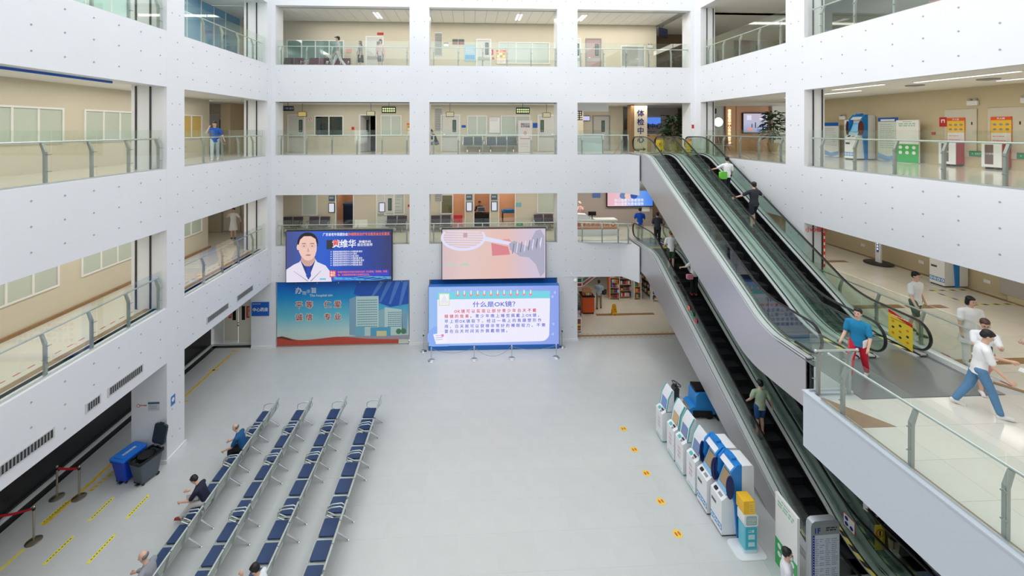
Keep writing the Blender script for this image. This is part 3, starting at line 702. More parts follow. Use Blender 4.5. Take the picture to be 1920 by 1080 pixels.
# ---------------------------------------------------------------- benches
def bench(n, label, x, y):
    """y = far end; seats run towards the camera; sitter faces -x; empty at the far front corner on the floor"""
    t = thing('bench', label, 'bench', (x, y, 0), 0, 'rows of blue-seated waiting benches')
    L = .6*n
    pad = mk('pad', M().rbox(.01, -.245, .0, .39, .245, .035, .02, 'z'), True)
    pan = mk('p', M().tube([(-.02, -.285, .0), (.44, -.285, -.02)], .018, 6).tube([(-.02, .285, .0), (.44, .285, -.02)], .014, 6).tube([(-.02, -.285, 0), (-.02, .285, 0)], .018, 6).box(0, -.28, -.02, .42, .28, -.005).tube([(.43, -.285, -.02), (.43, .285, -.02)], .014, 6))
    bk = mk('b', M().box(.47, -.265, .10, .475, .265, .40).prism([(.44, .02), (.455, .02), (.555, .42), (.54, .42)], 'y', -.285, -.255).prism([(.44, .02), (.455, .02), (.555, .42), (.54, .42)], 'y', .255, .285))
    bm_ = M(); 
    bm_.prism([(.455, .08), (.46, .08), (.545, .40), (.54, .40)], 'y', -.26, .26)
    for s_ in (-1, 1): bm_.prism([(.44, .0), (.462, .0), (.56, .43), (.535, .43)], 'y', s_*.272-.012, s_*.272+.012)
    bk = mk('b', bm_)
    bpd = mk('b', M().prism([(.435, .07), (.455, .07), (.535, .39), (.515, .39)], 'y', -.245, .245))
    trail = mk('b', M().tube([(.565, -.29, .45), (.565, .29, .45)], .028, 8))
    for k in range(n):
        yc = -.3-.6*k
        s_ = obj('seat', pan, SEATF, t, loc=(0, yc, .42)); obj('pad', pad, NAVY, s_, loc=(0.0, 0, 0))
        b_ = obj('backrest', bk, SEATF, t, loc=(0, yc, .42)); obj('back_pad', bpd, NAVY, b_); obj('top_roll', trail, SEATF, b_)
    obj('beam', M().box(.16, -L+.02, .33, .24, -.02, .39), mat('beam_steel', (120, 124, 122), .4, .7), t)
    leg = mk('leg', M().tube([(.22, 0, .34), (.40, 0, .2), (.66, 0, .03)], [.03, .022, .018], 6).tube([(.22, 0, .34), (.08, 0, .2), (-.08, 0, .03)], [.03, .022, .018], 6).lathe([(.03, 0), (.03, .02), (.012, .03)], (.66, 0, 0), 8).lathe([(.03, 0), (.03, .02), (.012, .03)], (-.08, 0, 0), 8))
    for q in (-.22, -L+.22): obj('leg', leg, CHROME, t, loc=(0, q, 0))
    arm = mk('armrest', M().tube([(.44, 0, .04), (.50, 0, .24), (.40, 0, .30), (.16, 0, .28), (.04, 0, .22), (.02, 0, .08), (.2, 0, .0)], .017, 6))
    for q in (-.02, -L+.02): obj('armrest', arm, SEATF, t, loc=(0, q, .42))
    for q in (-.02, -L+.02): obj('back_bracket', M().tube([(.5, q, .5), (.56, q, .62), (.53, q, .8)], .012, 6), CHROME, t)
    return t
units = [(2, 15.68), (2, 14.41), (3, 13.16), (3, 11.3), (3, 9.42), (2, 7.56)]
rown = ['leftmost row', 'second row from the left', 'third row from the left', 'right-hand row']
posn = ['far-end two-seat bench', 'two-seat bench second from far end', 'three-seat bench third from far end', 'three-seat bench fourth from far end', 'near bench cut by picture bottom']
for r, x in enumerate((-7.62, -6.4, -5.14, -3.86)):
    for k, (n, y) in enumerate(units[:5]):
        bench(n, 'blue padded %s, %s' % (posn[k], rown[r]), x, y)

# ---------------------------------------------------------------- people
SKIN = mat('skin', (222, 178, 152), .55); HAIRM = mat('hair_black', (24, 20, 20), .5)
FEAT = mat('face_feature', (60, 36, 34), .5); LIP = mat('lips', (176, 96, 90), .5); EYEW = mat('eye_white', (235, 232, 228), .4)
def remesh(m, vox, name):
    me = mk('tmp', m, False); o = bpy.data.objects.new('tmp', me); C.objects.link(o)
    r = o.modifiers.new('r', 'REMESH'); r.mode = 'VOXEL'; r.voxel_size = vox
    s_ = o.modifiers.new('s', 'SMOOTH'); s_.factor = .5; s_.iterations = 3
    r2 = eval_mesh(o); bpy.data.objects.remove(o); r2.name = name; r2.shade_smooth(); r2.materials.clear(); return r2
def limb(m, pts, rs, n=10):
    """tapered limb with round joints"""
    for a, b, ra, rb in zip(pts, pts[1:], rs, rs[1:]): m.tube([a, b], [ra, rb], n)
    for p, r in zip(pts, rs): m.sph(tuple(p), r*.995, n, 6)
    return m
def loft(m, rings, n=16):
    vs = [tuple(c+mx @ Vector((rx*math.cos(2*PI*k/n), ry*math.sin(2*PI*k/n), 0))) for c, rx, ry, mx in rings for k in range(n)]
    q = len(rings); f = [(i*n+k, i*n+(k+1) % n, (i+1)*n+(k+1) % n, (i+1)*n+k) for i in range(q-1) for k in range(n)]
    return m.add(vs, f+[tuple(range(n-1, -1, -1)), tuple(range((q-1)*n, q*n))])
def rotv(v, ax, deg): return Matrix.Rotation(math.radians(deg), 3, ax) @ Vector(v)
def person(label, loc, face=0, h=1.68, top=(235, 235, 235), bottom=(60, 66, 84), shoes=(60, 60, 60), hair=(24, 20, 20), hairstyle='short',
           sleeve='short', legs='long', lean=0, hips=(0, 0), knees=(0, 0), sh=((0, 8), (0, 8)), elb=(12, 12), head=(0, 0), long_top=0, skirt=False, pose='stand', skin=None,
           mask=False, bag=None, hold=None, cap_=None, wide=1.0, glasses=False, sitz=.47, female=False, coat=False, bald=False):
    """local frame: faces -y, feet at z=0. hips/knees flexion in degrees (left, right); sh = (flexion forward, abduction) per arm"""
    s = h/1.7; W = wide*(.93 if female else 1)
    t = thing('person', label, 'person', loc, face)
    hipz = .90*s
    tor = lambda v: (rotv(Vector(v)*s, 'X', lean)+Vector((0, 0, 0)))
    legp = []
    for i, sx in ((0, -1), (1, 1)):
        hp = Vector((sx*.09*s*W, 0, 0)); th = rotv((0, 0, -.42*s), 'X', -hips[i]); sn = rotv((0, 0, -.42*s), 'X', -hips[i]+knees[i])
        legp.append([hp, hp+th, hp+th+sn, math.radians(-hips[i]+knees[i])])
    if pose == 'sit': z0 = sitz+.09*s
    else: z0 = max(-min(l[2].z for l in legp)+.075*s, 0)
    off = Vector((0, 0, z0))
    B = M(); neck = tor((0, .0, .53)); 
    pel = Vector((0, 0, .02*s))
    # torso
    B.sph(tuple(off+pel), (.155*s*W, .105*s, .12*s), 14, 8)
    LM_ = Matrix.Rotation(math.radians(lean), 3, 'X')
    PR = ((-.06, .145, .10), (.03, .155, .105), (.10, .14, .098), (.19, .132, .095), (.28, .15, .105), (.38, .17, .112), (.44, .165, .1), (.49, .12, .078), (.52, .06, .05))
    loft(B, [(off+tor((0, 0, zz)), rx*s*W, ry*s, LM_) for zz, rx, ry in PR])
    limb(B, [off+tor((0, .005, .46)), off+tor((0, -.01, .60))], [.06*s, .052*s])
    # head
    hd = Matrix.Rotation(math.radians(lean*.6+head[0]), 3, 'X') @ Matrix.Rotation(math.radians(head[1]), 3, 'Z')
    hc = off+tor((0, -.02, .70))
    def hp_(v): return hc+hd @ (Vector(v)*s)
    def hs(m, v, r, n=14, k=9):
        q = M().sph((0, 0, 0), tuple(x*s for x in r), n, k); q.xf(Matrix.Translation(hp_(v)) @ hd.to_4x4()); m.add(q.v, q.f)
    hs(B, (0, .012, .035), (.076, .092, .088)); hs(B, (0, -.022, -.03), (.06, .068, .085))
    hs(B, (0, -.045, -.085), (.034, .034, .026)); hs(B, (0, -.095, -.022), (.012, .018, .024), 8, 6)
    for sx in (-1, 1): hs(B, (sx*.078, .008, -.01), (.01, .02, .03), 8, 6)
    # arms
    hands = []
    for i, sx in ((0, -1), (1, 1)):
        S = tor((sx*.185*W, .0, .44)); f, ab = sh[i]
        def R(v): return rotv(rotv(v, 'Y', -sx*ab), 'X', -f+lean*.3)
        E = S+R((0, 0, -.28*s)); 
        fo = rotv(rotv((0, 0, -.245*s), 'X', -elb[i]), 'Z', -sx*(12 if elb[i] > 30 else 0)); Wr = E+R(fo)
        dr = (Wr-E).normalized()
        limb(B, [off+tor((sx*.10*W, 0, .46)), off+S, off+E, off+Wr], [.055*s, .052*s, .04*s, .028*s])
        # palm, fingers, thumb
        side = Vector((sx, 0, 0)); side = (side-dr*side.dot(dr)).normalized(); nrm = dr.cross(side)
        pc = off+Wr+dr*.045*s
        limb(B, [off+Wr, pc, pc+dr*.035*s], [.026*s, .032*s, .03*s], 8)
        wd = nrm
        for k, fl in enumerate((.062, .072, .067, .052)):
            b0 = pc+dr*.035*s+wd*(k-1.5)*.019*s; m1 = b0+dr*fl*.55*s-side*.006*s; m2 = m1+(dr*.7-side*.7).normalized()*fl*.5*s
            limb(B, [b0, m1, m2], [.0105*s, .0095*s, .008*s], 6)
        b0 = pc-wd*.03*s; limb(B, [b0, b0+(-wd*.7+dr*.7).normalized()*.045*s, b0+(-wd*.3+dr).normalized()*.075*s], [.012*s, .011*s, .009*s], 6)
        hands.append((off+S, off+E, off+Wr, pc+dr*.05*s, dr))
    # legs
    for i, l in enumerate(legp):
        a, k, an, ra = l
        limb(B, [off+a, off+k, off+k+(an-k)*.45+Vector((0, .012, 0)), off+an], [.088*s*W, .058*s, .054*s, .036*s])
        fr = Matrix.Rotation(ra*.5 if pose != 'sit' else 0, 3, 'X')
        q = M(); limb(q, [Vector((0, .03, -.035))*s, Vector((0, -.08, -.04))*s, Vector((0, -.15, -.045))*s], [.036*s, .036*s, .03*s]); q.xf(Matrix.Translation(off+an) @ fr.to_4x4()); B.add(q.v, q.f)
    SK = SKIN if not skin else mat('skin_%d' % skin[0], skin, .55)
    obj('body', remesh(B, .0135*s, 'body'), SK, t)
    # face
    for sx in (-1, 1):
        q = M().sph((0, 0, 0), (.013*s, .006*s, .007*s), 8, 5); q.xf(Matrix.Translation(hp_((sx*.03, -.083, .004))) @ hd.to_4x4()); obj('eye', q, FEAT, t)
        q = M().sph((0, 0, 0), (.018*s, .006*s, .004*s), 8, 5); q.xf(Matrix.Translation(hp_((sx*.031, -.088, .027))) @ hd.to_4x4()); obj('eyebrow', q, FEAT, t)
    if mask:
        q = M().sph((0, 0, 0), (.064*s, .05*s, .05*s), 12, 8); q.xf(Matrix.Translation(hp_((0, -.058, -.052))) @ hd.to_4x4()); obj('face_mask', q, mat('mask_blue', (196, 212, 222), .7), t)
    else:
        q = M().sph((0, 0, 0), (.022*s, .008*s, .008*s), 10, 6); q.xf(Matrix.Translation(hp_((0, -.085, -.062))) @ hd.to_4x4()); obj('mouth', q, LIP, t)
    if glasses:
        q = M()
        for sx in (-1, 1): q.tube([(sx*.032*s+.024*s*math.cos(a*PI/6), -.098*s, .002*s+.018*s*math.sin(a*PI/6)) for a in range(12)], .0025, 4, closed=True)
        q.tube([(-.01*s, -.1*s, .004*s), (.01*s, -.1*s, .004*s)], .0025, 4).tube([(-.056*s, -.098*s, .004*s), (-.08*s, -.0*s, .0)], .0025, 4).tube([(.056*s, -.098*s, .004*s), (.08*s, 0, .0)], .0025, 4)
        q.xf(Matrix.Translation(hc) @ hd.to_4x4()); obj('glasses', q, BLACK, t)
    # hair
    if not bald:
        HM = mat('hair_%d_%d' % (hair[0], hair[2]), hair, .5); q = M()
        hs(q, (0, .026, .052), (.087, .095, .085), 14, 9); hs(q, (0, .05, .0), (.08, .065, .075), 12, 8)
        for sx in (-1, 1): hs(q, (sx*.066, .02, .03), (.02, .05, .045), 8, 6)
        hs(q, (0, -.03, .085), (.062, .052, .036), 10, 6)
        if hairstyle in ('bob', 'long'):
            for sx in (-1, 1): hs(q, (sx*.07, .02, -.03), (.026, .055, .085), 8, 6)
            hs(q, (0, .07, -.05), (.075, .04, .1), 10, 7)
        if hairstyle == 'long': hs(q, (0, .085, -.14), (.07, .035, .14), 10, 7)
        if hairstyle == 'pony': hs(q, (0, .11, .03), (.03, .035, .03), 8, 6); hs(q, (0, .135, -.07), (.032, .03, .11), 8, 7)
        if hairstyle == 'bun': hs(q, (0, .1, .07), (.038, .035, .038), 8, 6)
        obj('hair', remesh(q, .011*s, 'hair'), HM, t)
    else:
        q = M(); hs(q, (0, .05, .0), (.083, .06, .055), 12, 8)
        obj('hair', q, mat('hair_grey', (120, 116, 112), .6), t)
    if cap_:
        q = M(); hs(q, (0, .012, .085), (.09, .1, .055), 14, 8); q2 = M().lathe([(.088*s, -.008), (.088*s, .0)], (0, 0, 0), 14); q2.xf(Matrix.Translation(hp_((0, -.075, .08))) @ hd.to_4x4()); q.add(q2.v, q2.f)
        obj('cap', q, mat('cap_%d' % cap_[1], cap_, .6), t)
    # shirt
    Tm = mat('cloth_%d_%d_%d' % top, top, .8, noise=.04, scale=8, bump=.3); q = M()
    ztop = .47; g = 1.13
    loft(q, [(off+tor((0, 0, zz)), (rx+.014)*s*W, (ry+.014)*s, LM_) for zz, rx, ry in (((-.09, .158, .112),) if not long_top else ())+PR[:-1]+((.52, .085, .07),)])
    limb(q, [off+tor((0, .01, .46)), off+tor((0, .0, .515))], [.085*s, .066*s])
    for i, sx in ((0, -1), (1, 1)):
        S, E, Wr, _, _ = hands[i]
        e_ = S+(E-S)*(.72 if sleeve == 'short' else 1)
        P = [off+tor((sx*.10*W, 0, .455)), S, e_]; Rr = [.078*s, .072*s, .066*s]
        if sleeve == 'long': P.append(E+(Wr-E)*.9); Rr.append(.045*s)
        limb(q, P, Rr)
    if long_top:
        loft(q, [(off+Vector((0, 0, .02-(long_top+.02)*k/5)), (.166+.014*k)*s*W, (.12+.012*k)*s, Matrix.Identity(3)) for k in range(6)])
    obj('coat' if coat else 'shirt', remesh(q, .0145*s, 'shirt'), Tm, t)
    # trousers / shorts / skirt
    Bm = mat('cloth_%d_%d_%d' % bottom, bottom, .85, noise=.05, scale=9, bump=.3); q = M()
    q.sph(tuple(off+pel), (.162*s*W, .115*s, .125*s), 14, 8)
    if skirt:
        ml = .5*s if legs != 'long' else .78*s
        mid = [(legp[0][k]+legp[1][k])/2 for k in range(3)]
        p2 = mid[0]+(mid[1]-mid[0])*1.0; pts = [off+mid[0], off+p2]
        rr = [.16*s, .19*s]
        if legs == 'long': pts.append(off+p2+(mid[2]-mid[1])*.7); rr.append(.2*s)
        for a, b, ra_, rb_ in zip(pts, pts[1:], rr, rr[1:]): q.tube([a, b], [ra_, rb_], 14)
    else:
        for l in legp:
            a, k, an, ra = l
            if legs == 'long': limb(q, [off+a, off+k, off+k+(an-k)*.93], [.1*s*W, .075*s, .06*s])
            else: limb(q, [off+a, off+a+(k-a)*.86], [.102*s*W, .084*s])
    obj('skirt' if skirt else ('trousers' if legs == 'long' else 'shorts'), remesh(q, .0145*s, 'trousers'), Bm, t)
    # shoes
    for i, l in enumerate(legp):
        a, k, an, ra = l; fr = Matrix.Rotation(ra*.5 if pose != 'sit' else 0, 3, 'X'); q = M()
        limb(q, [Vector((0, .035, -.035))*s, Vector((0, -.08, -.04))*s, Vector((0, -.155, -.047))*s], [.043*s, .043*s, .036*s])
        q.box(-.04*s, -.185*s, -.078*s, .04*s, .07*s, -.06*s)
        q.xf(Matrix.Translation(off+an) @ fr.to_4x4()); obj('shoe', remesh(q, .012*s, 'shoe'), mat('shoe_%d_%d' % (shoes[0], shoes[2]), shoes, .5), t)
    t['_'] = 0; del t['_']
    return t, hands
def carried(name, label, cat, t, at, m, material):
    """a thing of its own, held in a hand"""
    mx = Matrix.Translation(Vector(t.location)) @ Matrix.Rotation(t.rotation_euler.z, 4, 'Z')
    p = mx @ Vector(at); return obj(name, m, material, None, label, cat, loc=tuple(p), rz=t.rotation_euler.z)
def slope_z(line, y): return zat(line, y)
d = math.radians
# third floor left gallery
person('man in a bright blue T-shirt and pale jeans holding a hand to his head', (-10.75, 18.0, F3), d(25), 1.62, (24, 92, 190), (196, 208, 216), (225, 225, 220), lean=6, hips=(14, -10), knees=(8, 16), sh=((60, 20), (10, 22)), elb=(130, 30), head=(14, 0))
person('nurse in white knee-length coat touching her face, left second floor gallery', (-12.6, 22.7, F2), d(25), 1.6, (238, 238, 238), (238, 238, 238), (30, 30, 34), female=True, hairstyle='bun', skirt=True, legs='short', long_top=.42, coat=True, sh=((75, 25), (10, 35)), elb=(125, 55), head=(8, -20))
# top floor
person('walker in pale grey trousers and dark cap behind the top floor glass', (-7.0, 22.4, F4), d(-80), 1.78, (170, 176, 182), (206, 210, 214), (220, 220, 220), hips=(26, -20), knees=(6, 20), sh=((20, 8), (-20, 8)), cap_=(30, 30, 34), wide=.95)
person('woman in grey top and dark skirt behind the top floor glass', (-5.95, 22.9, F4), d(-70), 1.6, (150, 156, 160), (44, 50, 46), (30, 30, 30), female=True, hairstyle='long', skirt=True, legs='short')
person('woman in a pale pink top and patterned shorts behind the top floor glass', (-4.85, 22.8, F4), d(0), 1.66, (222, 190, 184), (120, 120, 120), (40, 40, 40), female=True, hairstyle='bob', legs='short')
person('seated visitor in dark top and jeans, left edge of third floor centre bay', (-1.78, 22.6, F3), d(-75), 1.66, (36, 44, 40), (110, 126, 140), (90, 90, 90), pose='sit', hips=(85, 85), knees=(80, 80), lean=24, sh=((50, 8), (50, 8)), elb=(60, 60), head=(25, 0))
# second floor consulting room and desk
person('black-dressed doctor sitting at a computer inside the second floor doorway', (.62, 25.6, F2), d(0), 1.72, (20, 20, 22), (20, 20, 22), (20, 20, 20), pose='sit', hips=(85, 85), knees=(85, 85), sh=((50, 25), (50, 25)), elb=(70, 70), sleeve='long', head=(12, 0))
person('nurse in pink uniform, cap and mask behind the volunteer desk', (6.35, 23.7, F2), d(10), 1.62, (226, 190, 186), (226, 190, 186), (230, 230, 230), female=True, mask=True, cap_=(232, 196, 190), sh=((55, 5), (55, 5)), elb=(95, 95), head=(18, 0))
# upper escalator riders
L2 = E2[1]; L3 = E3[1]; L4 = E4[1]
person('rider in white shirt and dark trousers on the upper escalator', (10.85, 16.95, slope_z(L2, 16.95)+.02), d(170), 1.62, (238, 236, 238), (34, 38, 50), (60, 60, 66), sh=((10, 10), (40, 45)), elb=(30, 20), hips=(20, 0), knees=(30, 0))
person('rider in black shirt and shorts holding the upper escalator rails', (10.85, 15.3, slope_z(L2, 15.3)+.02), d(178), 1.72, (44, 44, 52), (36, 36, 42), (60, 62, 66), legs='short', sh=((48, 44), (42, 40)), elb=(15, 15), hips=(25, 0), knees=(30, 0))
obj('shoulder_bag', M().rbox(-.17, -.06, 0, .17, .06, .3, .04), mat('bag_green', (110, 204, 60), .6), None, 'bright green bag at the side of the white-shirted rider', 'bag', loc=(10.55, 16.75, slope_z(L2, 17.2)+.62), rz=.3)
# lower escalator riders
person('volunteer in a blue vest and green cap at the head of the lower escalator', (8.95, 21.35, F2), d(170), 1.68, (18, 84, 196), (214, 204, 188), (230, 230, 226), cap_=(30, 110, 60), sh=((20, 15), (20, 15)), elb=(60, 60))
person('person in dark clothes stepping onto the lower escalator behind the blue vest', (9.45, 20.4, F2), d(170), 1.62, (60, 64, 70), (34, 36, 42), (30, 30, 30), sh=((15, 12), (15, 12)), elb=(50, 50))
person('rider in white T-shirt and olive shorts, upper left of the pair on the lower escalator', (9.05, 18.2, slope_z(L3, 18.2)+.02), d(175), 1.7, (236, 236, 232), (58, 78, 54), (120, 60, 50), legs='short', hair=(110, 78, 50), sh=((15, 10), (15, 10)), elb=(25, 25))
person('rider in white top and black trousers with a pink bag, lower right of the pair', (9.45, 17.0, slope_z(L3, 17.0)+.02), d(175), 1.66, (232, 232, 228), (16, 16, 18), (150, 60, 50), female=True, hairstyle='bob', hair=(50, 38, 30), sh=((15, 12), (40, 25)), elb=(40, 25))
obj('handbag', M().rbox(-.13, -.05, 0, .13, .05, .2, .03), mat('bag_pink', (222, 140, 160), .6), None, 'small pink bag carried by the white-topped rider', 'bag', loc=(9.18, 16.85, slope_z(L3, 17.0)+.75))
person('man in a sage green T-shirt and blue shorts riding up the lower escalator', (9.1, 12.55, slope_z(L3, 12.55)+.02), d(172), 1.66, (176, 192, 160), (44, 84, 140), (180, 90, 50), legs='short', sh=((-8, 24), (10, 16)), elb=(25, 30), hips=(12, 0), knees=(20, 0))
person('rider in a black dress on the far lower escalator, mostly hidden by the deck', (10.75, 10.0, .03), d(178), 1.64, (22, 22, 24), (20, 20, 22), (200, 190, 180), female=True, hairstyle='long', skirt=True, legs='short', long_top=.3, sh=((20, 15), (10, 12)), elb=(60, 20))
person('second rider in black ahead on the far lower escalator', (10.9, 12.6, slope_z(L4, 12.6)+.02), d(178), 1.66, (30, 28, 30), (24, 24, 26), (160, 90, 70), female=True)
obj('tote_bag', M().rbox(-.15, -.05, 0, .15, .05, .3, .02), PAPER, None, 'white bag carried on the far lower escalator under the deck', 'bag', loc=(10.4, 10.3, .95), rz=.3)
# second floor deck
person('woman in a teal blue top and red trousers passing the upper escalator foot', (9.1, 9.28, F2+.012), d(-60), 1.62, (24, 130, 176), (206, 28, 52), (200, 196, 190), female=True, hairstyle='short', hips=(22, -14), knees=(6, 12), sh=((10, 10), (14, 12)), elb=(30, 35), wide=1.08)
obj('papers', M().box(-.1, -.005, 0, .1, .005, .16), PAPER, None, 'white papers held by the woman in red trousers', 'paper', loc=(9.0, 9.0, F2+.85), rz=.4)
person('blurred man in white T-shirt and dark green shorts walking on the second floor gallery', (12.75, 11.25, F2), d(10), 1.72, (232, 234, 236), (52, 74, 66), (70, 74, 60), legs='short', sh=((10, 14), (-10, 16)), elb=(25, 25), hips=(12, -8), knees=(4, 12), head=(10, 0))
person('short-haired woman in a white doctor coat looking at the two people with papers', (12.4, 9.68, F2), d(-15), 1.64, (240, 240, 238), (238, 238, 236), (220, 220, 220), female=True, hairstyle='bob', coat=True, long_top=.35, sh=((5, 8), (10, 8)), elb=(15, 20), head=(10, 10), wide=1.15)
person('woman with brown ponytail, white top and pink shorts reading beside the man', (11.38, 8.62, F2), d(-38), 1.6, (240, 240, 240), (226, 158, 170), (232, 226, 220), female=True, hairstyle='pony', hair=(74, 44, 34), legs='short', long_top=.08, sh=((38, 6), (42, 6)), elb=(70, 75), head=(28, 0), hips=(10, -16), knees=(4, 14), glasses=True)
person('young man in white T-shirt and blue jeans striding with a sheet of paper', (10.5, 8.05, F2), d(52), 1.72, (242, 242, 242), (92, 136, 176), (226, 222, 216), sh=((18, 8), (35, 8)), elb=(30, 60), hips=(21, -16), knees=(5, 12), head=(26, 0), lean=8)
obj('sheet_of_paper', M().box(-.12, -.14, 0, .12, .14, .004), PAPER, None, 'white sheet held out by the man in jeans', 'paper', loc=(11.2, 7.75, F2+.95), rz=.5)
obj('phone', M().rbox(-.035, -.005, 0, .035, .005, .14, .008), DARK, None, 'dark phone held by the ponytailed woman', 'phone', loc=(11.15, 8.35, F2+1.02), rz=-.5)
person('bespectacled person in white top and black shorts at the right picture edge', (12.35, 8.3, F2), d(-80), 1.68, (238, 238, 240), (26, 26, 30), (60, 60, 60), legs='short', sh=((40, 5), (35, 5)), elb=(70, 75), glasses=True, head=(12, 0))
# hall floor: seated people
person('bald man in a blue shirt seated at the far end of the benches', (-7.28, 13.75, 0), d(-90), 1.68, (24, 88, 140), (22, 22, 26), (30, 30, 30), pose='sit', hips=(84, 84), knees=(74, 80), lean=22, sh=((38, 6), (34, 6)), elb=(40, 40), head=(24, 0), bald=True)
person('dark-haired woman in navy shirt and white trousers sitting on the leftmost bench row', (-7.28, 11.85, 0), d(-90), 1.62, (30, 34, 56), (218, 214, 208), (150, 74, 50), female=True, pose='sit', hips=(88, 80), knees=(66, 40), lean=30, sh=((45, 6), (42, 6)), elb=(50, 50), head=(30, 0))
obj('handbag', M().rbox(-.16, -.1, 0, .16, .1, .16, .04), mat('bag_cream', (226, 220, 214), .6), None, 'cream bag on the lap of the woman in navy', 'bag', loc=(-7.62, 11.85, .64))
person('bald man in a grey shirt sitting on the near leftmost bench', (-7.12, 9.66, 0), d(-90), 1.7, (150, 152, 158), (70, 72, 80), (50, 50, 50), pose='sit', hips=(84, 84), knees=(80, 84), lean=16, sh=((35, 8), (35, 8)), elb=(50, 50), head=(20, 0), bald=True, sleeve='long')
person('black-haired person with raised arm at the near end of third bench row', (-4.45, 9.3, 0), d(-90), 1.66, (232, 236, 240), (60, 70, 90), (60, 60, 60), pose='sit', hips=(84, 84), knees=(84, 84), lean=20, sh=((20, 8), (140, 20)), elb=(40, 40), head=(24, 0))
person('black-haired masked passer-by in white beside the green sign board', (6.92, 8.72, 0), d(60), 1.66, (226, 226, 232), (60, 64, 74), (60, 60, 60), mask=True, female=True, hairstyle='short')
person('customer in light blue shirt and khaki trousers inside the shop', (7.85, 24.75, 0), d(150), 1.68, (170, 202, 222), (150, 142, 116), (90, 46, 36), sh=((10, 8), (30, 14)), elb=(30, 55), hips=(6, -8), knees=(2, 8))
obj('shoulder_bag', M().rbox(-.14, -.05, 0, .14, .05, .3, .03), BLACK, None, 'black shoulder bag on the shop customer', 'bag', loc=(8.16, 24.7, .85), rz=.4)
# ---------------------------------------------------------------- big screens and mural
def board(name, label, cat, x, y, z, wd, h, rz=0, back=DARK, face=None, t=.06, rim=.03, group=None, nm='face'):
    """a flat upright panel; local x right, z up, front = -y; origin at its lower left front corner"""
    e = thing(name, label, cat, (x, y, z), rz, group)
    obj('frame', M().box(-rim, 0, -rim, wd+rim, t, h+rim), back, e)
    if face: obj(nm, M().box(0, -.003, 0, wd, 0, h), face, e)
    return e
# left hanging screen
S1 = ramp_mat('screen_blue', [(0, (70, 80, 140)), (.35, (40, 96, 210)), (.62, (34, 74, 180)), (1, (50, 56, 110))], axis=0, lo=0, hi=5.1, emit=.9)
s = board('led_screen', 'hanging LED screen showing a doctor portrait on deep blue', 'screen', -9.0, 20.78, 3.33, 5.13, 2.5, back=BLACK, face=S1, t=.16, group='hanging LED screens')
sk_, ct_, hr_ = em('lit_skin', (236, 196, 184)), em('lit_coat', (226, 220, 236)), em('lit_hair', (30, 22, 26))
W_ = em('lit_white', (240, 240, 250)); OR_ = em('lit_orange', (240, 120, 70)); NV = em('lit_navy', (40, 52, 120)); CY = em('lit_cyan', (90, 190, 240)); GYm = em('lit_grey', (120, 118, 130))
flat('portrait_coat', [(0, 0), (0, .62), (.35, .86), (.62, .98), (.75, 1.15), (1.38, 1.15), (1.5, .98), (1.9, .8), (2.12, .5), (2.2, 0)], ct_, s, y=-.008)
flat('portrait_shirt', [(.68, 1.08), (1.06, .12), (1.42, 1.08), (1.2, .8), (.9, .8)], NV, s, y=-.011)
flat('portrait_tie', [(.98, .8), (1.16, .8), (1.2, .3), (1.08, .12), (.96, .3)], em('lit_tie', (40, 70, 170)), s, y=-.013)
flat('portrait_neck', [(.75, 1.3), (1.36, 1.3), (1.4, 1.06), (1.15, .78), (.95, .78), (.7, 1.06)], em('lit_skin_shade', (206, 160, 150)), s, y=-.015)
flat('portrait_hair', oval(1.04, 1.95, .5, .5), hr_, s, y=-.017)
flat('portrait_face', [(.60, 1.7), (.62, 1.5), (.72, 1.28), (.9, 1.1), (1.08, 1.05), (1.26, 1.12), (1.4, 1.3), (1.47, 1.55), (1.48, 1.85), (1.42, 2.12), (1.2, 2.26), (.86, 2.26), (.68, 2.1), (.62, 1.9)], sk_, s, y=-.02)
flat('portrait_ear', oval(.57, 1.72, .06, .14), sk_, s, y=-.02)
for cx in (.86, 1.26):
    g = flat('spectacle', oval(cx, 1.78, .14, .085), em('lit_rim', (80, 66, 70)), s, y=-.022); flat('lens', oval(cx, 1.78, .133, .078), sk_, g, y=-.024)
    flat('portrait_eye', oval(cx, 1.775, .06, .018), hr_, s, y=-.027); flat('portrait_brow', rectp(cx-.1, 1.89, cx+.1, 1.915), hr_, s, y=-.027)
flat('portrait_nose', [(1.0, 1.5), (1.06, 1.72), (1.13, 1.5)], MATS['lit_skin_shade'], s, y=-.023)
flat('portrait_mouth', oval(1.07, 1.33, .13, .035), em('lit_lip', (196, 110, 110)), s, y=-.023)
flat('lapel', [(.35, .55), (.37, .55), (1.06, .05), (1.04, .03)], GYm, s, y=-.012); flat('lapel', [(1.68, .55), (1.7, .55), (1.2, .03), (1.17, .05)], GYm, s, y=-.012)
flat('badge_bar', rectp(1.62, .1, 1.92, .17), CY, s, y=-.012)
txt('广东省老年保健协会', .17, W_, s, 2.38, 2.32, y=-.012, bold=.03, sx=.8)
txt('肿瘤精准治疗专业委员会主任委员', .17, OR_, s, 4.02, 2.32, y=-.012, bold=.03, sx=.8)
flat('dark_square', rectp(1.95, 1.6, 2.3, 2.05), em('lit_dark', (50, 50, 54)), s, y=-.008)
txt('黄', .42, W_, s, 2.42, 1.84, y=-.012, bold=.04); txt('黄', .3, em('lit_red', (226, 60, 40)), s, 2.4, 1.9, y=-.015, bold=.05)
txt('维华', .42, W_, s, 3.0, 1.84, y=-.014, bold=.04, sx=.95)
txt('肿瘤外科\n副主任医师', .15, W_, s, 3.82, 1.87, y=-.012, bold=.03)
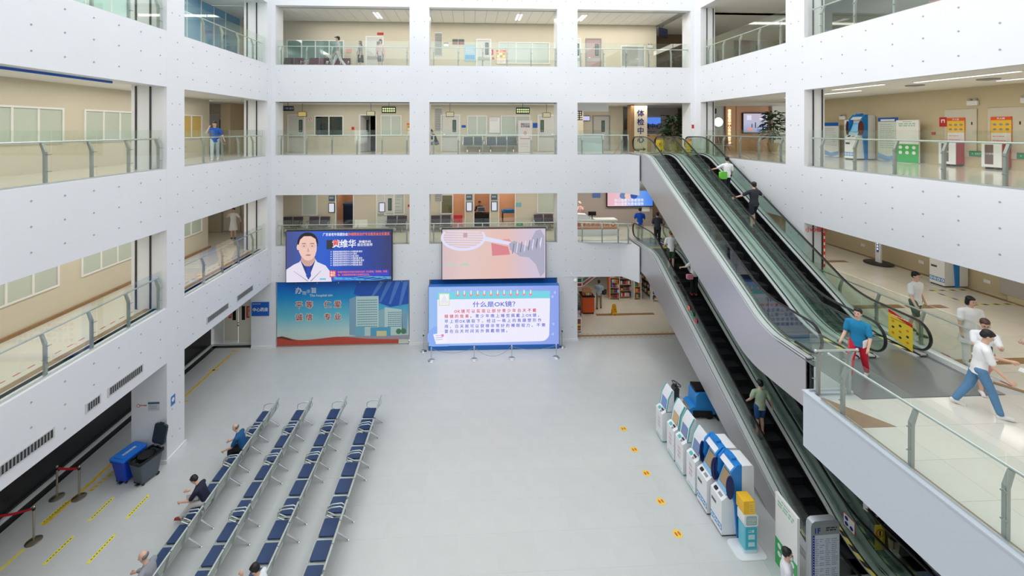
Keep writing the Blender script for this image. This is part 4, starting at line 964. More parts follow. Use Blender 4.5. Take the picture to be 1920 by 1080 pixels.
for k, n in enumerate((16, 13, 14, 16, 17, 16, 16)):
    z = 1.47-.11*k
    flat('bullet', [(2.14, z), (2.17, z-.03), (2.2, z), (2.17, z+.03)], W_, s, y=-.01)
    txt('国家临床医学研究中心中国抗癌协会委员会委员'[:n-2]+' 委员', .098, W_, s, 2.26, z, y=-.012, align='LEFT', bold=.03, sx=.9)
flat('caption_band', rectp(2.4, .24, 5.0, .56), em('lit_band', (60, 66, 190)), s, y=-.008)
flat('caption_tag', rectp(2.1, .22, 2.4, .54), em('lit_tagred', (230, 84, 70)), s, y=-.009)
txt('专业\n擅长', .12, W_, s, 2.25, .38, y=-.013, bold=.03)
txt('肿瘤的微创外科治疗及综合治疗, 尤以肺癌、食管癌、乳腺', .105, OR_, s, 3.7, .46, y=-.013, bold=.03, sx=.9)
txt('癌、头颈部恶性肿瘤为主要研究方向。', .105, OR_, s, 3.3, .32, y=-.013, bold=.03, sx=.9)
for k in range(4):
    p = [(2.3+.14*i, .12+.07*math.sin(.35*i+k*1.3)+.02*k) for i in range(21)]
    flat('light_wave', p+[(a, b-.022) for a, b in reversed(p)], CY, s, y=-.0085-.0004*k)
obj('bracket', M().box(-.15, .16, 2.45, 5.3, .26, 2.56), STEEL, s)
# centre hanging screen
S2 = ramp_mat('screen_peach', [(0, (214, 190, 200)), (.3, (232, 204, 200)), (.7, (236, 196, 186)), (1, (214, 200, 222))], axis=0, lo=0, hi=5.2, emit=.9, wave=.2)
s = board('led_screen', 'hanging LED screen showing a white wire paddle and arm on peach', 'screen', -1.36, 20.78, 3.34, 5.2, 2.5, back=BLACK, face=S2, t=.16, group='hanging LED screens')
LW = em('lit_lilac', (220, 220, 246)); LG = em('lit_lgrey', (170, 168, 190))
ring = [(a, min(b, 2.49)) for a, b in oval(1.05, 2.08, 1.12, .66, 28, 150, 395)]
inn = [(a, min(b, 2.45)) for a, b in oval(1.05, 2.1, 1.0, .54, 28, 150, 395)]
m = M()
for i in range(27): m.prism([ring[i], ring[i+1], inn[i+1], inn[i]], 'y', -.012, -.010)
obj('paddle_rim', m, LW, s)
for k in range(7):
    z = 2.4-.12*k; hw = 1.0*math.sqrt(max(0.02, 1-((z-2.1)/.54)**2))
    flat('paddle_wire', [(1.05-hw, min(z+.02, 2.48)), (1.05+hw, min(z-.03, 2.44)), (1.05+hw, min(z-.07, 2.42)), (1.05-hw, min(z-.02, 2.44))], LW, s, y=-.010-.0002*k)
flat('paddle_label', rectp(1.05, 2.1, 1.25, 2.32), em('lit_tan', (190, 160, 170)), s, y=-.013)
flat('paddle_handle', [(2.05, 2.02), (2.15, 2.12), (3.45, 1.84), (3.42, 1.68), (2.15, 1.9)], LW, s, y=-.014)
flat('hand', [(2.9, 1.95), (3.35, 2.0), (3.5, 1.8), (3.3, 1.7), (2.95, 1.8)], em('lit_hand', (222, 150, 146)), s, y=-.012)
flat('red_sleeve', [(2.45, 1.8), (3.3, 1.6), (3.4, 1.2), (2.5, 1.15)], em('lit_rose', (214, 130, 140)), s, y=-.009)
flat('striped_sleeve', [(3.35, 1.75), (3.6, 1.9), (4.3, 1.6), (4.7, 2.4), (4.95, 2.45), (5.15, 2.1), (5.15, .3), (4.95, .05), (4.7, .7), (4.35, 1.05), (3.9, 1.1), (3.4, 1.45)], LG, s, y=-.015)
for k in range(8): flat('sleeve_stripe', [(3.5+.2*k, 1.25+.03*k+.02*k*k*.3), (3.54+.2*k, 1.25+.03*k), (3.62+.2*k, 1.75+.04*k), (3.58+.2*k, 1.77+.04*k)], LW if k % 2 else GYm, s, y=-.018)
flat('caption_bar', rectp(.1, .72, .7, .76), em('lit_mint', (150, 220, 190)), s, y=-.008); flat('caption_bar', rectp(.95, .70, 1.3, .77), MATS['lit_mint'], s, y=-.008)
obj('bracket', M().box(-.15, .16, 2.45, 5.35, .26, 2.56), STEEL, s)
# mural
MB_ = ramp_mat('mural_sky', [(0, (220, 222, 202)), (.28, (196, 222, 216)), (.52, (104, 194, 214)), (.8, (28, 148, 212)), (1, (22, 106, 204))], axis=2, lo=0, hi=3.2, rough=.35, wave=.12)
s = board('mural', 'printed wall mural with hospital towers, red ribbon hill and red slogan', 'mural', -9.58, 21.1, .03, 6.5, 3.18, back=STEEL, face=MB_, t=.04, rim=.02)
DB = mat('mural_deep_blue', (40, 90, 186), .35); PT1 = mat('mural_pale_tower', (196, 224, 222), .35); PT2 = mat('mural_shade_tower', (134, 172, 196), .35); WN = mat('mural_window', (70, 116, 132), .35)
flat('night_sky', [(3.75, 2.55), (3.95, 3.18), (6.5, 3.18), (6.5, 2.0), (5.6, 1.85), (4.4, 2.3)], DB, s, y=-.005)
for k in range(4): flat('light_ray', [(4.5+.5*k, 2.2-.1*k), (4.62+.5*k, 2.2-.1*k), (5.3+.4*k, 3.16), (5.05+.4*k, 3.16)], mat('mural_ray', (84, 132, 206), .35), s, y=-.007-.0003*k)
flat('tower_side', [(3.55, .5), (3.55, 2.3), (3.9, 2.42), (3.9, .45)], PT2, s, y=-.009)
flat('tower', rectp(3.88, .75, 5.0, 2.42), PT1, s, y=-.011)
flat('tower_wing', [(4.75, .8), (4.75, 1.6), (5.4, 1.8), (5.4, .7)], mat('mural_mid_tower', (150, 190, 196), .35), s, y=-.010)
flat('low_tower', [(5.3, .7), (5.3, 1.85), (6.15, 1.72), (6.2, .7)], PT1, s, y=-.013)
flat('low_tower_side', [(6.17, .5), (6.15, 1.72), (6.42, 1.55), (6.42, .5)], PT2, s, y=-.013)
wn = mk('w', M().box(-.03, 0, -.018, .03, .001, .018), False)
for i in range(12):
    for j in range(12): obj('window_print', wn, WN, s, loc=(3.98+.083*i, -.013, .9+.12*j))
for i in range(8):
    for j in range(8): obj('window_print', wn, WN, s, loc=(5.5+.085*i, -.015, .88+.1*j))
flat('podium', rectp(4.6, .4, 5.6, .85), mat('mural_podium', (90, 170, 200), .35), s, y=-.016)
flat('podium_light', rectp(4.9, .4, 5.4, .66), mat('mural_cream', (222, 216, 160), .35), s, y=-.018)
flat('podium', rectp(3.85, .42, 4.3, .9), mat('mural_podium2', (120, 184, 200), .35), s, y=-.016)
for cx in (6.0, 6.25): flat('tree_print', oval(cx, .62, .13, .14, 14), mat('mural_tree', (80, 130, 96), .35), s, y=-.018)
flat('street', rectp(3.2, .22, 6.5, .42), mat('mural_street', (168, 158, 170), .35), s, y=-.014)
hill = [(0, .02)]+[(.25*i, .28+.22*math.exp(-((.25*i-.2)/.5)**2)+.13*math.exp(-((.25*i-3.0)/1.0)**2)-.03*max(0, .25*i-4)) for i in range(25)]+[(6.0, .02)]
flat('red_hill', hill, mat('mural_red', (196, 76, 58), .35), s, y=-.020)
flat('hill_shade', [(0, .45), (.25, .5), (.7, .34), (1.0, .28), (.6, .3), (.2, .4), (0, .4)], mat('mural_dark', (96, 60, 50), .35), s, y=-.023)
SW = mat('letter_cream', (232, 236, 224), .35); SR = mat('letter_red', (176, 52, 44), .35)
txt('办', .36, SW, s, 1.05, 2.74, bold=.03); txt('院', .2, SW, s, 1.33, 2.62); txt('宗', .2, SW, s, 1.53, 2.7); txt('旨', .3, SW, s, 1.79, 2.74, bold=.03)
txt('The hospital aim', .17, SW, s, 2.16, 2.5, bold=.02)
for ch, x, z in (('平', 1.07, 2.02), ('等', 1.57, 2.02), ('仁', 2.47, 2.02), ('爱', 2.97, 2.02), ('诚', 1.07, 1.4), ('信', 1.57, 1.4), ('专', 2.47, 1.4), ('业', 2.97, 1.4)):
    txt(ch, .37, SW, s, x, z, y=-.005, bold=.12); txt(ch, .35, SR, s, x, z, y=-.011, bold=.03)
for k in range(6): obj('clip', M().box(.9+1.05*k, -.03, 3.1, .94+1.05*k, -.004, 3.19), CHROME, s)
# blue backdrop and the big standing screen
s = thing('backdrop', 'deep blue backdrop panel standing behind the bright standing screen', 'backdrop', (-1.95, 21.06, 0))
obj('panel', M().box(0, 0, 0, 6.4, .05, 3.22), mat('backdrop_blue', (16, 92, 178), .5), s)
ang = math.atan2(-.1, 6.48)
S3 = ramp_mat('screen_periwinkle', [(0, (150, 190, 244)), (.5, (160, 182, 246)), (1, (140, 162, 238))], axis=0, lo=0, hi=6.4, emit=.95)
s = board('led_screen', 'large standing LED screen with OK lens text on a white notebook page', 'screen', -2.0, 20.4, .22, 6.42, 2.9, rz=ang, back=mat('screen_edge_blue', (40, 110, 190), .4), face=S3, t=.3, rim=.02)
obj('base', M().box(-.02, -.02, -.22, 6.44, .28, -.02), MATS['screen_edge_blue'], s)
flat('page', [(.42, .1), (5.5, .16)]+oval(5.55, .56, .4, .4, 8, -90, 0)+[(5.98, 2.28), (.42, 2.28)], em('lit_page', (236, 234, 250), 1.0), s, y=-.007)
flat('page_band', rectp(.42, 2.28, 5.98, 2.64), em('lit_aqua', (120, 214, 230), .95), s, y=-.007)
flat('bubble', oval(.55, .42, .62, .58, 30), em('lit_bubble', (140, 176, 246), .95), s, y=-.005)
for k in range(12):
    x = 1.42+.327*k
    flat('ring_hole', oval(x, 2.5, .08, .07, 12), em('lit_pink', (244, 130, 150), .95), s, y=-.009); flat('ring', rectp(x-.028, 2.5, x+.028, 2.7), em('lit_cream', (246, 240, 214), .95), s, y=-.011)
flat('eye_chart', rectp(.5, 1.98, 1.02, 2.58), em('lit_chartedge', (214, 226, 180), .95), s, y=-.010); flat('eye_chart_sheet', rectp(.54, 2.02, .98, 2.54), W_, s, y=-.012)
for r_ in range(6):
    for k in range(r_+1): flat('chart_mark', rectp(.76-.035*r_+.07*k-.012, 2.45-.07*r_, .76-.035*r_+.07*k+.012, 2.475-.07*r_), em('lit_mark', (110, 120, 160)), s, y=-.014)
VI = em('lit_violet', (96, 110, 214), .9); RD = em('lit_crimson', (222, 62, 96), .9)
txt('什么是OK镜？', .29, VI, s, 3.3, 2.0, y=-.010, bold=.035, sx=1.22)
for row, (a, b) in enumerate((('　　OK镜可以实现让部分青少年白天不戴', 1), ('眼镜的效果。', 1), ('早上把OK镜取下，经过一晚上的角膜塑形作', 0), ('用，白天就可以获得非常好的裸眼视力。不需', 0), ('要在白天时间另外佩戴眼镜。', 0))):
    z = 1.68-.245*row
    def spread(tx, x0, col, z=z):
        x = x0
        for ch in tx:
            wch = .155 if ch in 'OK' else .252
            if ch.strip() and ch != '　': txt(ch, .19, col, s, x+wch/2, z, y=-.010, bold=.035)
            x += wch
        return x
    x = spread(a, .74, RD if b else VI)
    if row == 1: spread('青少年晚上睡觉佩戴上OK镜，', x, VI)
c_ = thing('x', None, None); bpy.data.objects.remove(c_)
cd = flat('card', [(.22, .58), (.78, .66), (.92, .2), (.36, .1)], em('lit_card', (240, 238, 250)), s, y=-.014)
flat('card_stamp', rectp(.62, .46, .74, .58), em('lit_stamp', (236, 130, 180)), s, y=-.017)
for k in range(3): flat('card_line', [(.34, .5-.1*k), (.7, .53-.1*k), (.7, .545-.1*k), (.34, .515-.1*k)], VI, s, y=-.017)
for x, z in ((6.1, 2.35), (6.15, 1.0), (6.12, .5), (6.22, 2.55), (1.0, 2.75), (.8, 2.76)): flat('faint_icon', oval(x, z, .06, .07, 10), em('lit_icon', (170, 190, 250)), s, y=-.006)
# ---------------------------------------------------------------- stanchions
def stanchion(label, x, y, h=.9, r=.16, grp='chain posts before the standing screen', chrome=CHROME):
    t = thing('stanchion', label, 'stanchion', (x, y, 0), 0, grp)
    obj('base', M().lathe([(r, 0), (r, .012), (r*.85, .03), (.04, .045), (.03, .05)], n=24), chrome, t)
    obj('pole', M().lathe([(.024, .04), (.024, h-.03), (.032, h-.02), (.032, h), (.015, h+.02)], n=12), chrome, t)
    obj('collar', M().lathe([(.032, h-.1), (.034, h-.09), (.034, h-.05), (.032, h-.04)], n=12), BLACK if h > .8 else chrome, t)
    return t
for x, l in ((-1.79, 'chrome post at the left end of the chain before the standing screen'), (.22, 'second chrome post from the left before the standing screen'), (2.0, 'third chrome post from the left before the standing screen'), (4.12, 'chrome post at the right front corner of the standing screen')): stanchion(l, x, 19.5, .62)
stanchion('chrome post beside the right rear edge of the standing screen', 4.62, 20.45, .85); stanchion('chrome post beside the left rear edge of the standing screen', -2.25, 20.35, .85)
def rope(label, a, b, sag, material, cat='rope', r=.008, flatw=None):
    a = Vector(a); b = Vector(b); m = M(); P = [a.lerp(b, k/12)-Vector((0, 0, sag*4*(k/12)*(1-k/12))) for k in range(13)]
    m.tube(P, r, 6, ry=flatw or r); return obj('barrier_rope' if cat == 'rope' else 'barrier_belt', m, material, None, label, cat)
for k, (a, b, sg) in enumerate(((-1.79, .22, .22), (.22, 2.0, .42), (2.0, 4.12, .16))): rope('thin grey chain hung between chrome posts, %s span before the standing screen' % ('left', 'middle', 'right')[k], (a+.03, 19.5, .56), (b-.03, 19.5, .56), sg, INKG)
for x, y, l in ((-12.14, 12.77, 'belt stanchion by the black granite counter, far left of its pair'), (-11.49, 12.74, 'belt stanchion standing on the yellow floor line, right of its pair'), (-11.46, 11.44, 'nearest belt stanchion at the lower left, holding a red belt')):
    stanchion(l, x, y, .92, .17, 'belt stanchions at the counter', mat('bronze_steel', (176, 168, 150), .28, 1))
rope('red belt stretched between the pair of far stanchions', (-12.1, 12.77, .86), (-11.53, 12.74, .86), .02, mat('belt_red', (196, 30, 44), .6), 'belt', .028, .004)
rope('red belt running left out of the picture from the nearest stanchion', (-13.05, 11.3, .86), (-11.5, 11.44, .86), .1, MATS['belt_red'], 'belt', .028, .004)
# ---------------------------------------------------------------- floor tape and decals
def tape(label, p0, p1, wd, material=YTAPE, marks=False, grp='yellow floor tapes'):
    p0 = Vector((*p0, 0)); p1 = Vector((*p1, 0)); d_ = p1-p0; L = d_.length
    t = thing('floor_tape', label, 'tape', tuple(p0), math.atan2(d_.y, d_.x), grp)
    obj('tape', M().box(0, -wd/2, 0, L, wd/2, .003), material, t)
    if marks: lines(t, .05, L-.05, [0], .03, INK, y=0, ragged=0).rotation_euler = (0, 0, 0)
    return t
YP = mat('yellow_print_tape', (238, 226, 84), .5)
tape('long yellow floor line running beside the left pillar towards the pharmacy door', (-11.62, 13.4), (-11.5, 20.6), .1)
tape('yellow floor line joining the two queue stanchions near the counter', (-11.66, 11.9), (-11.6, 13.4), .1)
tape('yellow floor line at the lower left picture corner', (-11.64, 9.4), (-11.5, 11.25), .08, YP)
tape('short yellow spur pointing from the line to the blue bin', (-11.6, 14.0), (-11.05, 14.0), .09)
tape('short yellow spur beside the pillar foot', (-11.5, 17.05), (-11.2, 17.05), .09); tape('short yellow dash near the pharmacy door', (-11.75, 19.2), (-11.3, 19.2), .09); tape('yellow dash at the far end by the pharmacy door', (-11.6, 20.8), (-11.25, 20.8), .09)
for x, y, l in ((-10.53, 11.96, 'yellow printed dash, far row left'), (-9.55, 11.99, 'yellow printed dash, far row right, nearest the benches'), (-10.6, 10.8, 'yellow printed dash, near row left'), (-9.53, 10.79, 'yellow printed dash, near row right'), (-11.75, 11.9, 'worn yellow printed dash left of the queue')):
    t = tape(l, (x, y), (x+.05, y+.74), .09, YP, grp='yellow dashed queue marks')
    m = M()
    for k in range(9): m.box(.08+.07*k, -.012, .003, .12+.07*k, .012, .0035)
    tag(obj('print', m, INK, t), kind='stuff')
m = M()
for k in range(9): m.box(-11.42+.015*k, 12.95+.13*k, 0, -11.30+.015*k, 13.02+.13*k, .003)
tag(obj('worn_tape', m, YTAPE, None, 'worn yellow hatch marks right of the long yellow line', 'tape'), kind='stuff')
for k, y in enumerate((14.74, 13.76, 12.8, 11.81, 10.84)):
    t = thing('floor_sticker', 'round yellow floor sticker, %s from the far end of the kiosk queue' % ('first', 'second', 'third', 'fourth', 'fifth and nearest')[k], 'sticker', (5.575, y, 0), .2, 'yellow round floor stickers')
    obj('disc', M().lathe([(.125, 0), (.125, .003)], n=20), mat('sticker_yellow', (240, 206, 84), .5), t)
    for sx in (-.045, .045): obj('footprint', M().prism(oval(sx, 0, .03, .06, 10), 'z', .003, .005), mat('sticker_orange', (214, 104, 40), .5), t)
# ---------------------------------------------------------------- bins
def bin_(label, x, y, rz, colr, lid_open):
    BM = mat('bin_%d' % colr[2], colr, .45); t = thing('wheeled_bin', label, 'bin', (x, y, 0), rz)
    m = M(); lo = rrect(-.19, -.24, .19, .24, .05); hi = rrect(-.25, -.36, .25, .36, .06); n = len(lo)
    li = rrect(-.225, -.335, .225, .335, .05); lb = rrect(-.17, -.22, .17, .22, .04)
    m.add([(a, b, .07) for a, b in lo]+[(a, b, .74) for a, b in hi]+[(a, b, .74) for a, b in li]+[(a, b, .1) for a, b in lb],
          [tuple(range(n-1, -1, -1))]+[(k*n+i, k*n+(i+1) % n, (k+1)*n+(i+1) % n, (k+1)*n+i) for k in range(3) for i in range(n)]+[tuple(range(3*n, 4*n))])
    obj('bucket', m, BM, t)
    r = M(); o1 = rrect(-.27, -.38, .27, .38, .07); n = len(o1); i1 = rrect(-.22, -.33, .22, .33, .05)
    r.add([(a, b, z) for z in (.70, .76) for a, b in o1]+[(a, b, z) for z in (.76, .70) for a, b in i1], [(k*n+i, k*n+(i+1) % n, ((k+1) % 4)*n+(i+1) % n, ((k+1) % 4)*n+i) for k in range(4) for i in range(n)])
    obj('rim', r, BLACK if lid_open else BM, t)
    if lid_open:
        obj('liner', M().lathe([(.2, .62), (.22, .765), (.235, .765)], n=16), BLACK, t)
        ld = M().rbox(-.25, -.03, 0, .25, .03, .56, .07, 'y'); ld.rbox(-.21, -.034, .05, .21, -.03, .5, .05, 'y'); ld.box(-.08, -.02, .55, .08, .02, .6)
        ld.xf(Matrix.Translation((0, .36, .84)) @ Matrix.Rotation(math.radians(-12), 4, 'X')); obj('lid', ld, mat('lid_slate', (44, 56, 66), .5), t)
        for sx in (-.12, .12): obj('hinge', M().box(sx-.04, .34, .72, sx+.04, .39, .88), INKG, t)
    else:
        ld = M().rbox(-.28, -.39, .76, .28, .39, .80, .07, 'z').rbox(-.2, -.3, .80, .2, .3, .815, .05, 'z'); obj('lid', ld, mat('lid_blue', (26, 116, 214), .4), t)
        lb_ = txt('可回收物', .1, PAPER, t, 0, 0, bold=.04); lb_.rotation_euler = (-PI/2, 0, PI/2); lb_.location = (0.02, 0, .818)
    for sx in (-.17, .17): obj('wheel', M().cyl((sx-.02, .22, .05), (sx+.02, .22, .05), .05, n=12), BLACK, t); obj('caster', M().cyl((sx-.015, -.2, .035), (sx+.015, -.2, .035), .035, n=10).box(sx-.02, -.22, .04, sx+.02, -.18, .08), DARK, t)
    obj('foot_pedal', M().box(-.07, -.3, .02, .07, -.2, .035), STEEL, t)
    def dec(nm, pts, mt, k=0): 
        o = flat(nm, pts, mt, t, y=0, t=.003); o.rotation_euler = (math.radians(-10.5), 0, 0); o.location = (0, -.268-.003*k, .16); return o
    if lid_open:
        dec('label_plate', rectp(-.13, .08, .1, .46), mat('plate_grey', (140, 142, 138), .5))
        for i in range(3):
            for j in range(2): dec('icon', rectp(-.1+.065*i, .12+.09*j, -.055+.065*i, .18+.09*j), PAPER, 1)
        dec('icon', oval(-.01, .38, .022, .03, 8), PAPER, 1)
    else:
        for a in (0, 120, 240): dec('recycling_arrow', [(.05*math.sin(math.radians(a))-.0, .38+.05*math.cos(math.radians(a))), (.05*math.sin(math.radians(a+75)), .38+.05*math.cos(math.radians(a+75))), (.035*math.sin(math.radians(a+75)), .38+.035*math.cos(math.radians(a+75))), (.033*math.sin(math.radians(a)), .38+.033*math.cos(math.radians(a)))], PAPER, 1)
        dec('label_bar', rectp(-.09, .27, .09, .29), PAPER, 1)
    return t
bin_('blue lidded wheeled recycling bin beside the left pillar', -10.62, 13.42, math.radians(-14), (10, 62, 190), False)
bin_('dark grey wheeled bin with its lid standing open by the pillar', -10.02, 13.32, math.radians(-18), (78, 88, 98), True)
# pillar notes
s = board('notice', 'small blue notice on the hall face of the left bin pillar', 'sign', XL+.006, 14.08, 1.72, .2, .32, rz=PI/2, back=PAPER, face=mat('note_blue', (60, 120, 190), .4), t=.004, rim=.004); flat('symbol', oval(.1, .18, .06, .07, 12), PAPER, s, y=-.006)
s = board('notice', 'red-lettered no smoking strip on the near face of the bin pillar', 'sign', -10.78, 13.898, 1.82, .34, .17, back=PAPER, t=.004, rim=.0); flat('no_smoking_mark', oval(.08, .085, .055, .055, 16), RED, s, y=-.006); flat('mark_centre', oval(.08, .085, .04, .04, 16), PAPER, s, y=-.008); txt('请勿吸烟', .05, RED, s, .24, .09, y=-.006, bold=.03)
s = board('notice', 'grey-blue notice card beside the red no smoking strip on the bin pillar', 'sign', -10.40, 13.898, 1.72, .36, .3, back=mat('card_grey', (206, 214, 218), .5), t=.004, rim=0); flat('header', rectp(0, .23, .36, .29), mat('card_navy', (70, 96, 130), .5), s, y=-.006); lines(s, .03, .33, [.06, .1, .14, .18], .015, INKG, y=-.006)
# pharmacy sign
s = board('sign', 'blue sign with white lettering on the pillar beside the pharmacy door', 'sign', -10.76, 20.97, 1.62, .84, .68, back=BLUE, face=BLUE, t=.025, rim=0)
txt('中心药房', .2, PAPER, s, .42, .3, bold=.04, sx=.95); flat('emblem', oval(.07, .6, .02, .02, 8), PAPER, s, y=-.006); lines(s, .11, .45, [.59], .02, PAPER, y=-.006)
# ---------------------------------------------------------------- kiosks (front = local -y, origin at the front centre on the floor)
TEALK = mat('kiosk_teal', (80, 186, 184), .4); KW = mat('kiosk_white', (236, 238, 240), .35); KB = mat('kiosk_blue', (34, 134, 214), .35); KN = mat('kiosk_navy_wing', (16, 34, 92), .3)
def kiosk_a(label, y, scr):
    t = thing('service_kiosk', label, 'kiosk', (6.66, y, 0), -PI/2, 'white and teal service kiosks'); w_ = .24
    obj('cabinet', M().prism([(0, .06), (0, .98), (.12, 1.06), (.5, 1.06), (.5, .06)], 'x', -w_, w_), KW, t)
    obj('plinth', M().box(-w_+.02, .03, 0, w_-.02, .48, .06), TEALK, t)
    hd_ = obj('screen_housing', M().prism([(.14, 1.04), (.22, 1.5), (.36, 1.76), (.42, 1.76), (.42, 1.04)], 'x', -w_, w_), KW, t)
    obj('side_trim', M().prism([(.13, 1.04), (.21, 1.5), (.35, 1.78), (.38, 1.78), (.24, 1.5), (.16, 1.04)], 'x', -w_-.006, -w_+.02).prism([(.13, 1.04), (.21, 1.5), (.35, 1.78), (.38, 1.78), (.24, 1.5), (.16, 1.04)], 'x', w_-.02, w_+.006), TEALK, t)
    mx = Matrix.Translation((0, .155, 1.1)) @ Matrix.Rotation(math.radians(-10.5), 4, 'X')
    sm_ = M().box(-.17, -.008, 0, .17, .0, .36).xf(mx); so = obj('screen_bezel', sm_, DARK, t)
    obj('screen', M().box(-.155, -.014, .015, .155, -.008, .345).xf(mx), scr, so)
    q = M().box(-.15, -.004, 0, .15, 0, .06).xf(Matrix.Translation((0, .25, 1.54)) @ Matrix.Rotation(math.radians(-28), 4, 'X')); obj('green_caption', q, mat('kiosk_green', (96, 190, 150), .4), t)
    q = M().rbox(-.14, -.05, 0, -.02, .05, .012, .02, 'z').xf(Matrix.Translation((0, .06, 1.025)) @ Matrix.Rotation(math.radians(33), 4, 'X')); obj('card_reader', q, TEALK, t)
    q = M().box(.03, -.03, 0, .13, .03, .03).xf(Matrix.Translation((0, .1, 1.045)) @ Matrix.Rotation(math.radians(33), 4, 'X')); obj('scanner', q, DARK, t)
    obj('keypad', M().box(.05, -.03, 0, .12, .03, .01).xf(Matrix.Translation((0, .03, 1.005)) @ Matrix.Rotation(math.radians(33), 4, 'X')), INKG, t)
    for k in range(3): txt('自助服务'[k:k+2], .09, mat('kiosk_pink', (226, 160, 172), .5), t, 0, .72-.14*k, y=-.003)
    obj('foot_light', M().box(-.15, -.004, .12, .15, 0, .16), mat('kiosk_paleteal', (160, 214, 214), .4), t)
    obj('lock', M().cyl((w_-.03, -.006, .5), (w_-.03, 0, .5), .01, n=8), CHROME, t)
SCB = em('kiosk_screen_blue', (110, 140, 196), .8); SCO = em('kiosk_screen_orange', (206, 172, 130), .7); SCG = em('kiosk_screen_grey', (120, 140, 190), .7)
kiosk_a('white teal-trimmed kiosk farthest from the camera', 14.25, SCB); kiosk_a('second white teal-trimmed kiosk, with a tan screen', 13.43, SCO)
kiosk_a('third white teal-trimmed kiosk from the far end', 12.86, SCG); kiosk_a('fourth white teal-trimmed kiosk, beside the blue-arched kiosks', 12.17, SCG)
def kiosk_b(label, loc, rz, wing=KN, scr=em('kiosk_screen_tan', (196, 170, 130), .5), grp='blue-arched ticket kiosks'):
    t = thing('ticket_kiosk', label, 'kiosk', loc, rz, grp); w_ = .25
    obj('cabinet', M().prism([(0, .05), (0, .95), (.14, 1.05), (.46, 1.05), (.46, .05)], 'x', -w_, w_), KW, t)
    obj('plinth', M().box(-w_+.02, .02, 0, w_-.02, .44, .05), DARK, t)
    obj('blue_arch', M().prism([(.40, 0), (.33, .9), (.20, 1.35), (.24, 1.75), (.40, 1.93), (.52, 1.93), (.52, 0)], 'x', w_-.0, w_+.05).prism([(.40, .95), (.30, 1.1), (.20, 1.35), (.24, 1.75), (.40, 1.93), (.52, 1.93), (.52, .95)], 'x', -w_-.05, -w_).prism([(.36, 1.84), (.42, 1.93), (.52, 1.93), (.52, 1.8)], 'x', -w_, w_), KB, t)
    obj('back_panel', M().box(-w_, .40, 1.0, w_, .52, 1.8).prism([(.26, 1.72), (.38, 1.86), (.44, 1.84), (.44, 1.7)], 'x', -w_, w_), KW, t)
    obj('crest', M().box(-.12, .36, 1.93, .12, .5, 1.98), KB, t)
    obj('printer_housing', M().rbox(-w_, .52, .04, w_+.04, .86, 1.9, .05, 'x'), KW, t)
    mx = Matrix.Translation((0, .16, 1.07)) @ Matrix.Rotation(math.radians(-22), 4, 'X')
    sf = obj('screen_panel', M().rbox(-.2, -.01, -.02, .2, .01, .56, .02).xf(mx), mat('kiosk_paleblue', (150, 196, 232), .35), t)
    obj('screen', M().box(-.16, -.02, .12, .16, -.01, .5).xf(mx), BLACK, sf); obj('screen_image', M().box(-.15, -.024, .13, .15, -.02, .49).xf(mx), scr, sf)
    for sx in (-1, 1):
        m_ = M().prism(oval(.20, 1.36, .10, .31, 18), 'x', -.012, .012)
        m_.xf(Matrix.Translation((sx*(w_+.0), 0, 0)) @ Matrix.Rotation(math.radians(-sx*18), 4, 'Z')); obj('privacy_wing', m_, wing, t)
    q = M().rbox(-.17, -.05, 0, -.05, .05, .015, .03, 'z').xf(Matrix.Translation((0, .07, 1.0)) @ Matrix.Rotation(math.radians(36), 4, 'X')); obj('card_reader', q, BLACK, t)
    q = M().box(.02, -.04, 0, .16, .04, .008).xf(Matrix.Translation((0, .07, 1.0)) @ Matrix.Rotation(math.radians(36), 4, 'X')); obj('keypad', q, INKG, t)
    obj('paper_slot', M().box(-.2, -.006, .66, .0, 0, .74), mat('kiosk_slot', (120, 130, 136), .4), t); obj('slot_mouth', M().box(-.18, -.008, .68, -.02, -.006, .71), BLACK, t)
    obj('blue_band', M().box(-w_, -.003, .16, w_, 0, .32), mat('kiosk_band', (90, 158, 214), .4), t)
    for k in range(4):
        flat('icon_disc', oval(-.19+.125*k, .24, .05, .05, 16), KW, t, y=-.006); flat('icon', oval(-.19+.125*k, .24, .022, .022, 8), KB, t, y=-.008)
    for sx in (-.2, .2): obj('foot', M().cyl((sx, .06, 0), (sx, .06, .04), .02, n=8), DARK, t)
    return t
kiosk_b('blue-arched kiosk with navy wings, between the white kiosks and its twin', (6.66, 11.57, 0), -PI/2)
kiosk_b('nearest blue-arched kiosk with navy wings and large white back housing', (6.7, 10.95, 0), -PI/2)
# ride-on floor scrubber
t = thing('floor_scrubber', 'blue ride-on floor scrubber parked behind the kiosks under the escalator', 'cleaning machine', (8.5, 15.45, 0), math.radians(-95))
SB = mat('scrubber_blue', (48, 150, 226), .4)
obj('chassis', M().prism([(-.75, .2), (-.75, .32), (-.2, .34), (-.1, .42), (.72, .42), (.72, .16), (-.6, .14)], 'x', -.32, .32), SB, t)
obj('rear_tank', M().prism([(.0, .42), (.02, .85), (.12, .95), (.6, .98), (.74, .85), (.74, .42)], 'x', -.33, .33), SB, t)
obj('seat', M().rbox(-.25, .02, .95, .25, .46, 1.05, .05, 'z').prism([(.40, 1.0), (.5, 1.0), (.58, 1.32), (.50, 1.32)], 'x', -.24, .24), BLACK, t)
obj('footplate', M().box(-.3, -.55, .32, .3, -.02, .345), mat('plate_tan', (170, 156, 130), .6), t)
obj('steering_column', M().prism([(-.75, .3), (-.72, .95), (-.66, 1.02), (-.52, .98), (-.56, .3)], 'x', -.14, .14), DARK, t)
obj('column_base', M().rbox(-.22, -.62, .32, .22, -.4, .6, .05, 'z'), KW, t)
wh = M().tube([(.17*math.cos(a*PI/8), .17*math.sin(a*PI/8), 0) for a in range(16)], .014, 6, closed=True)
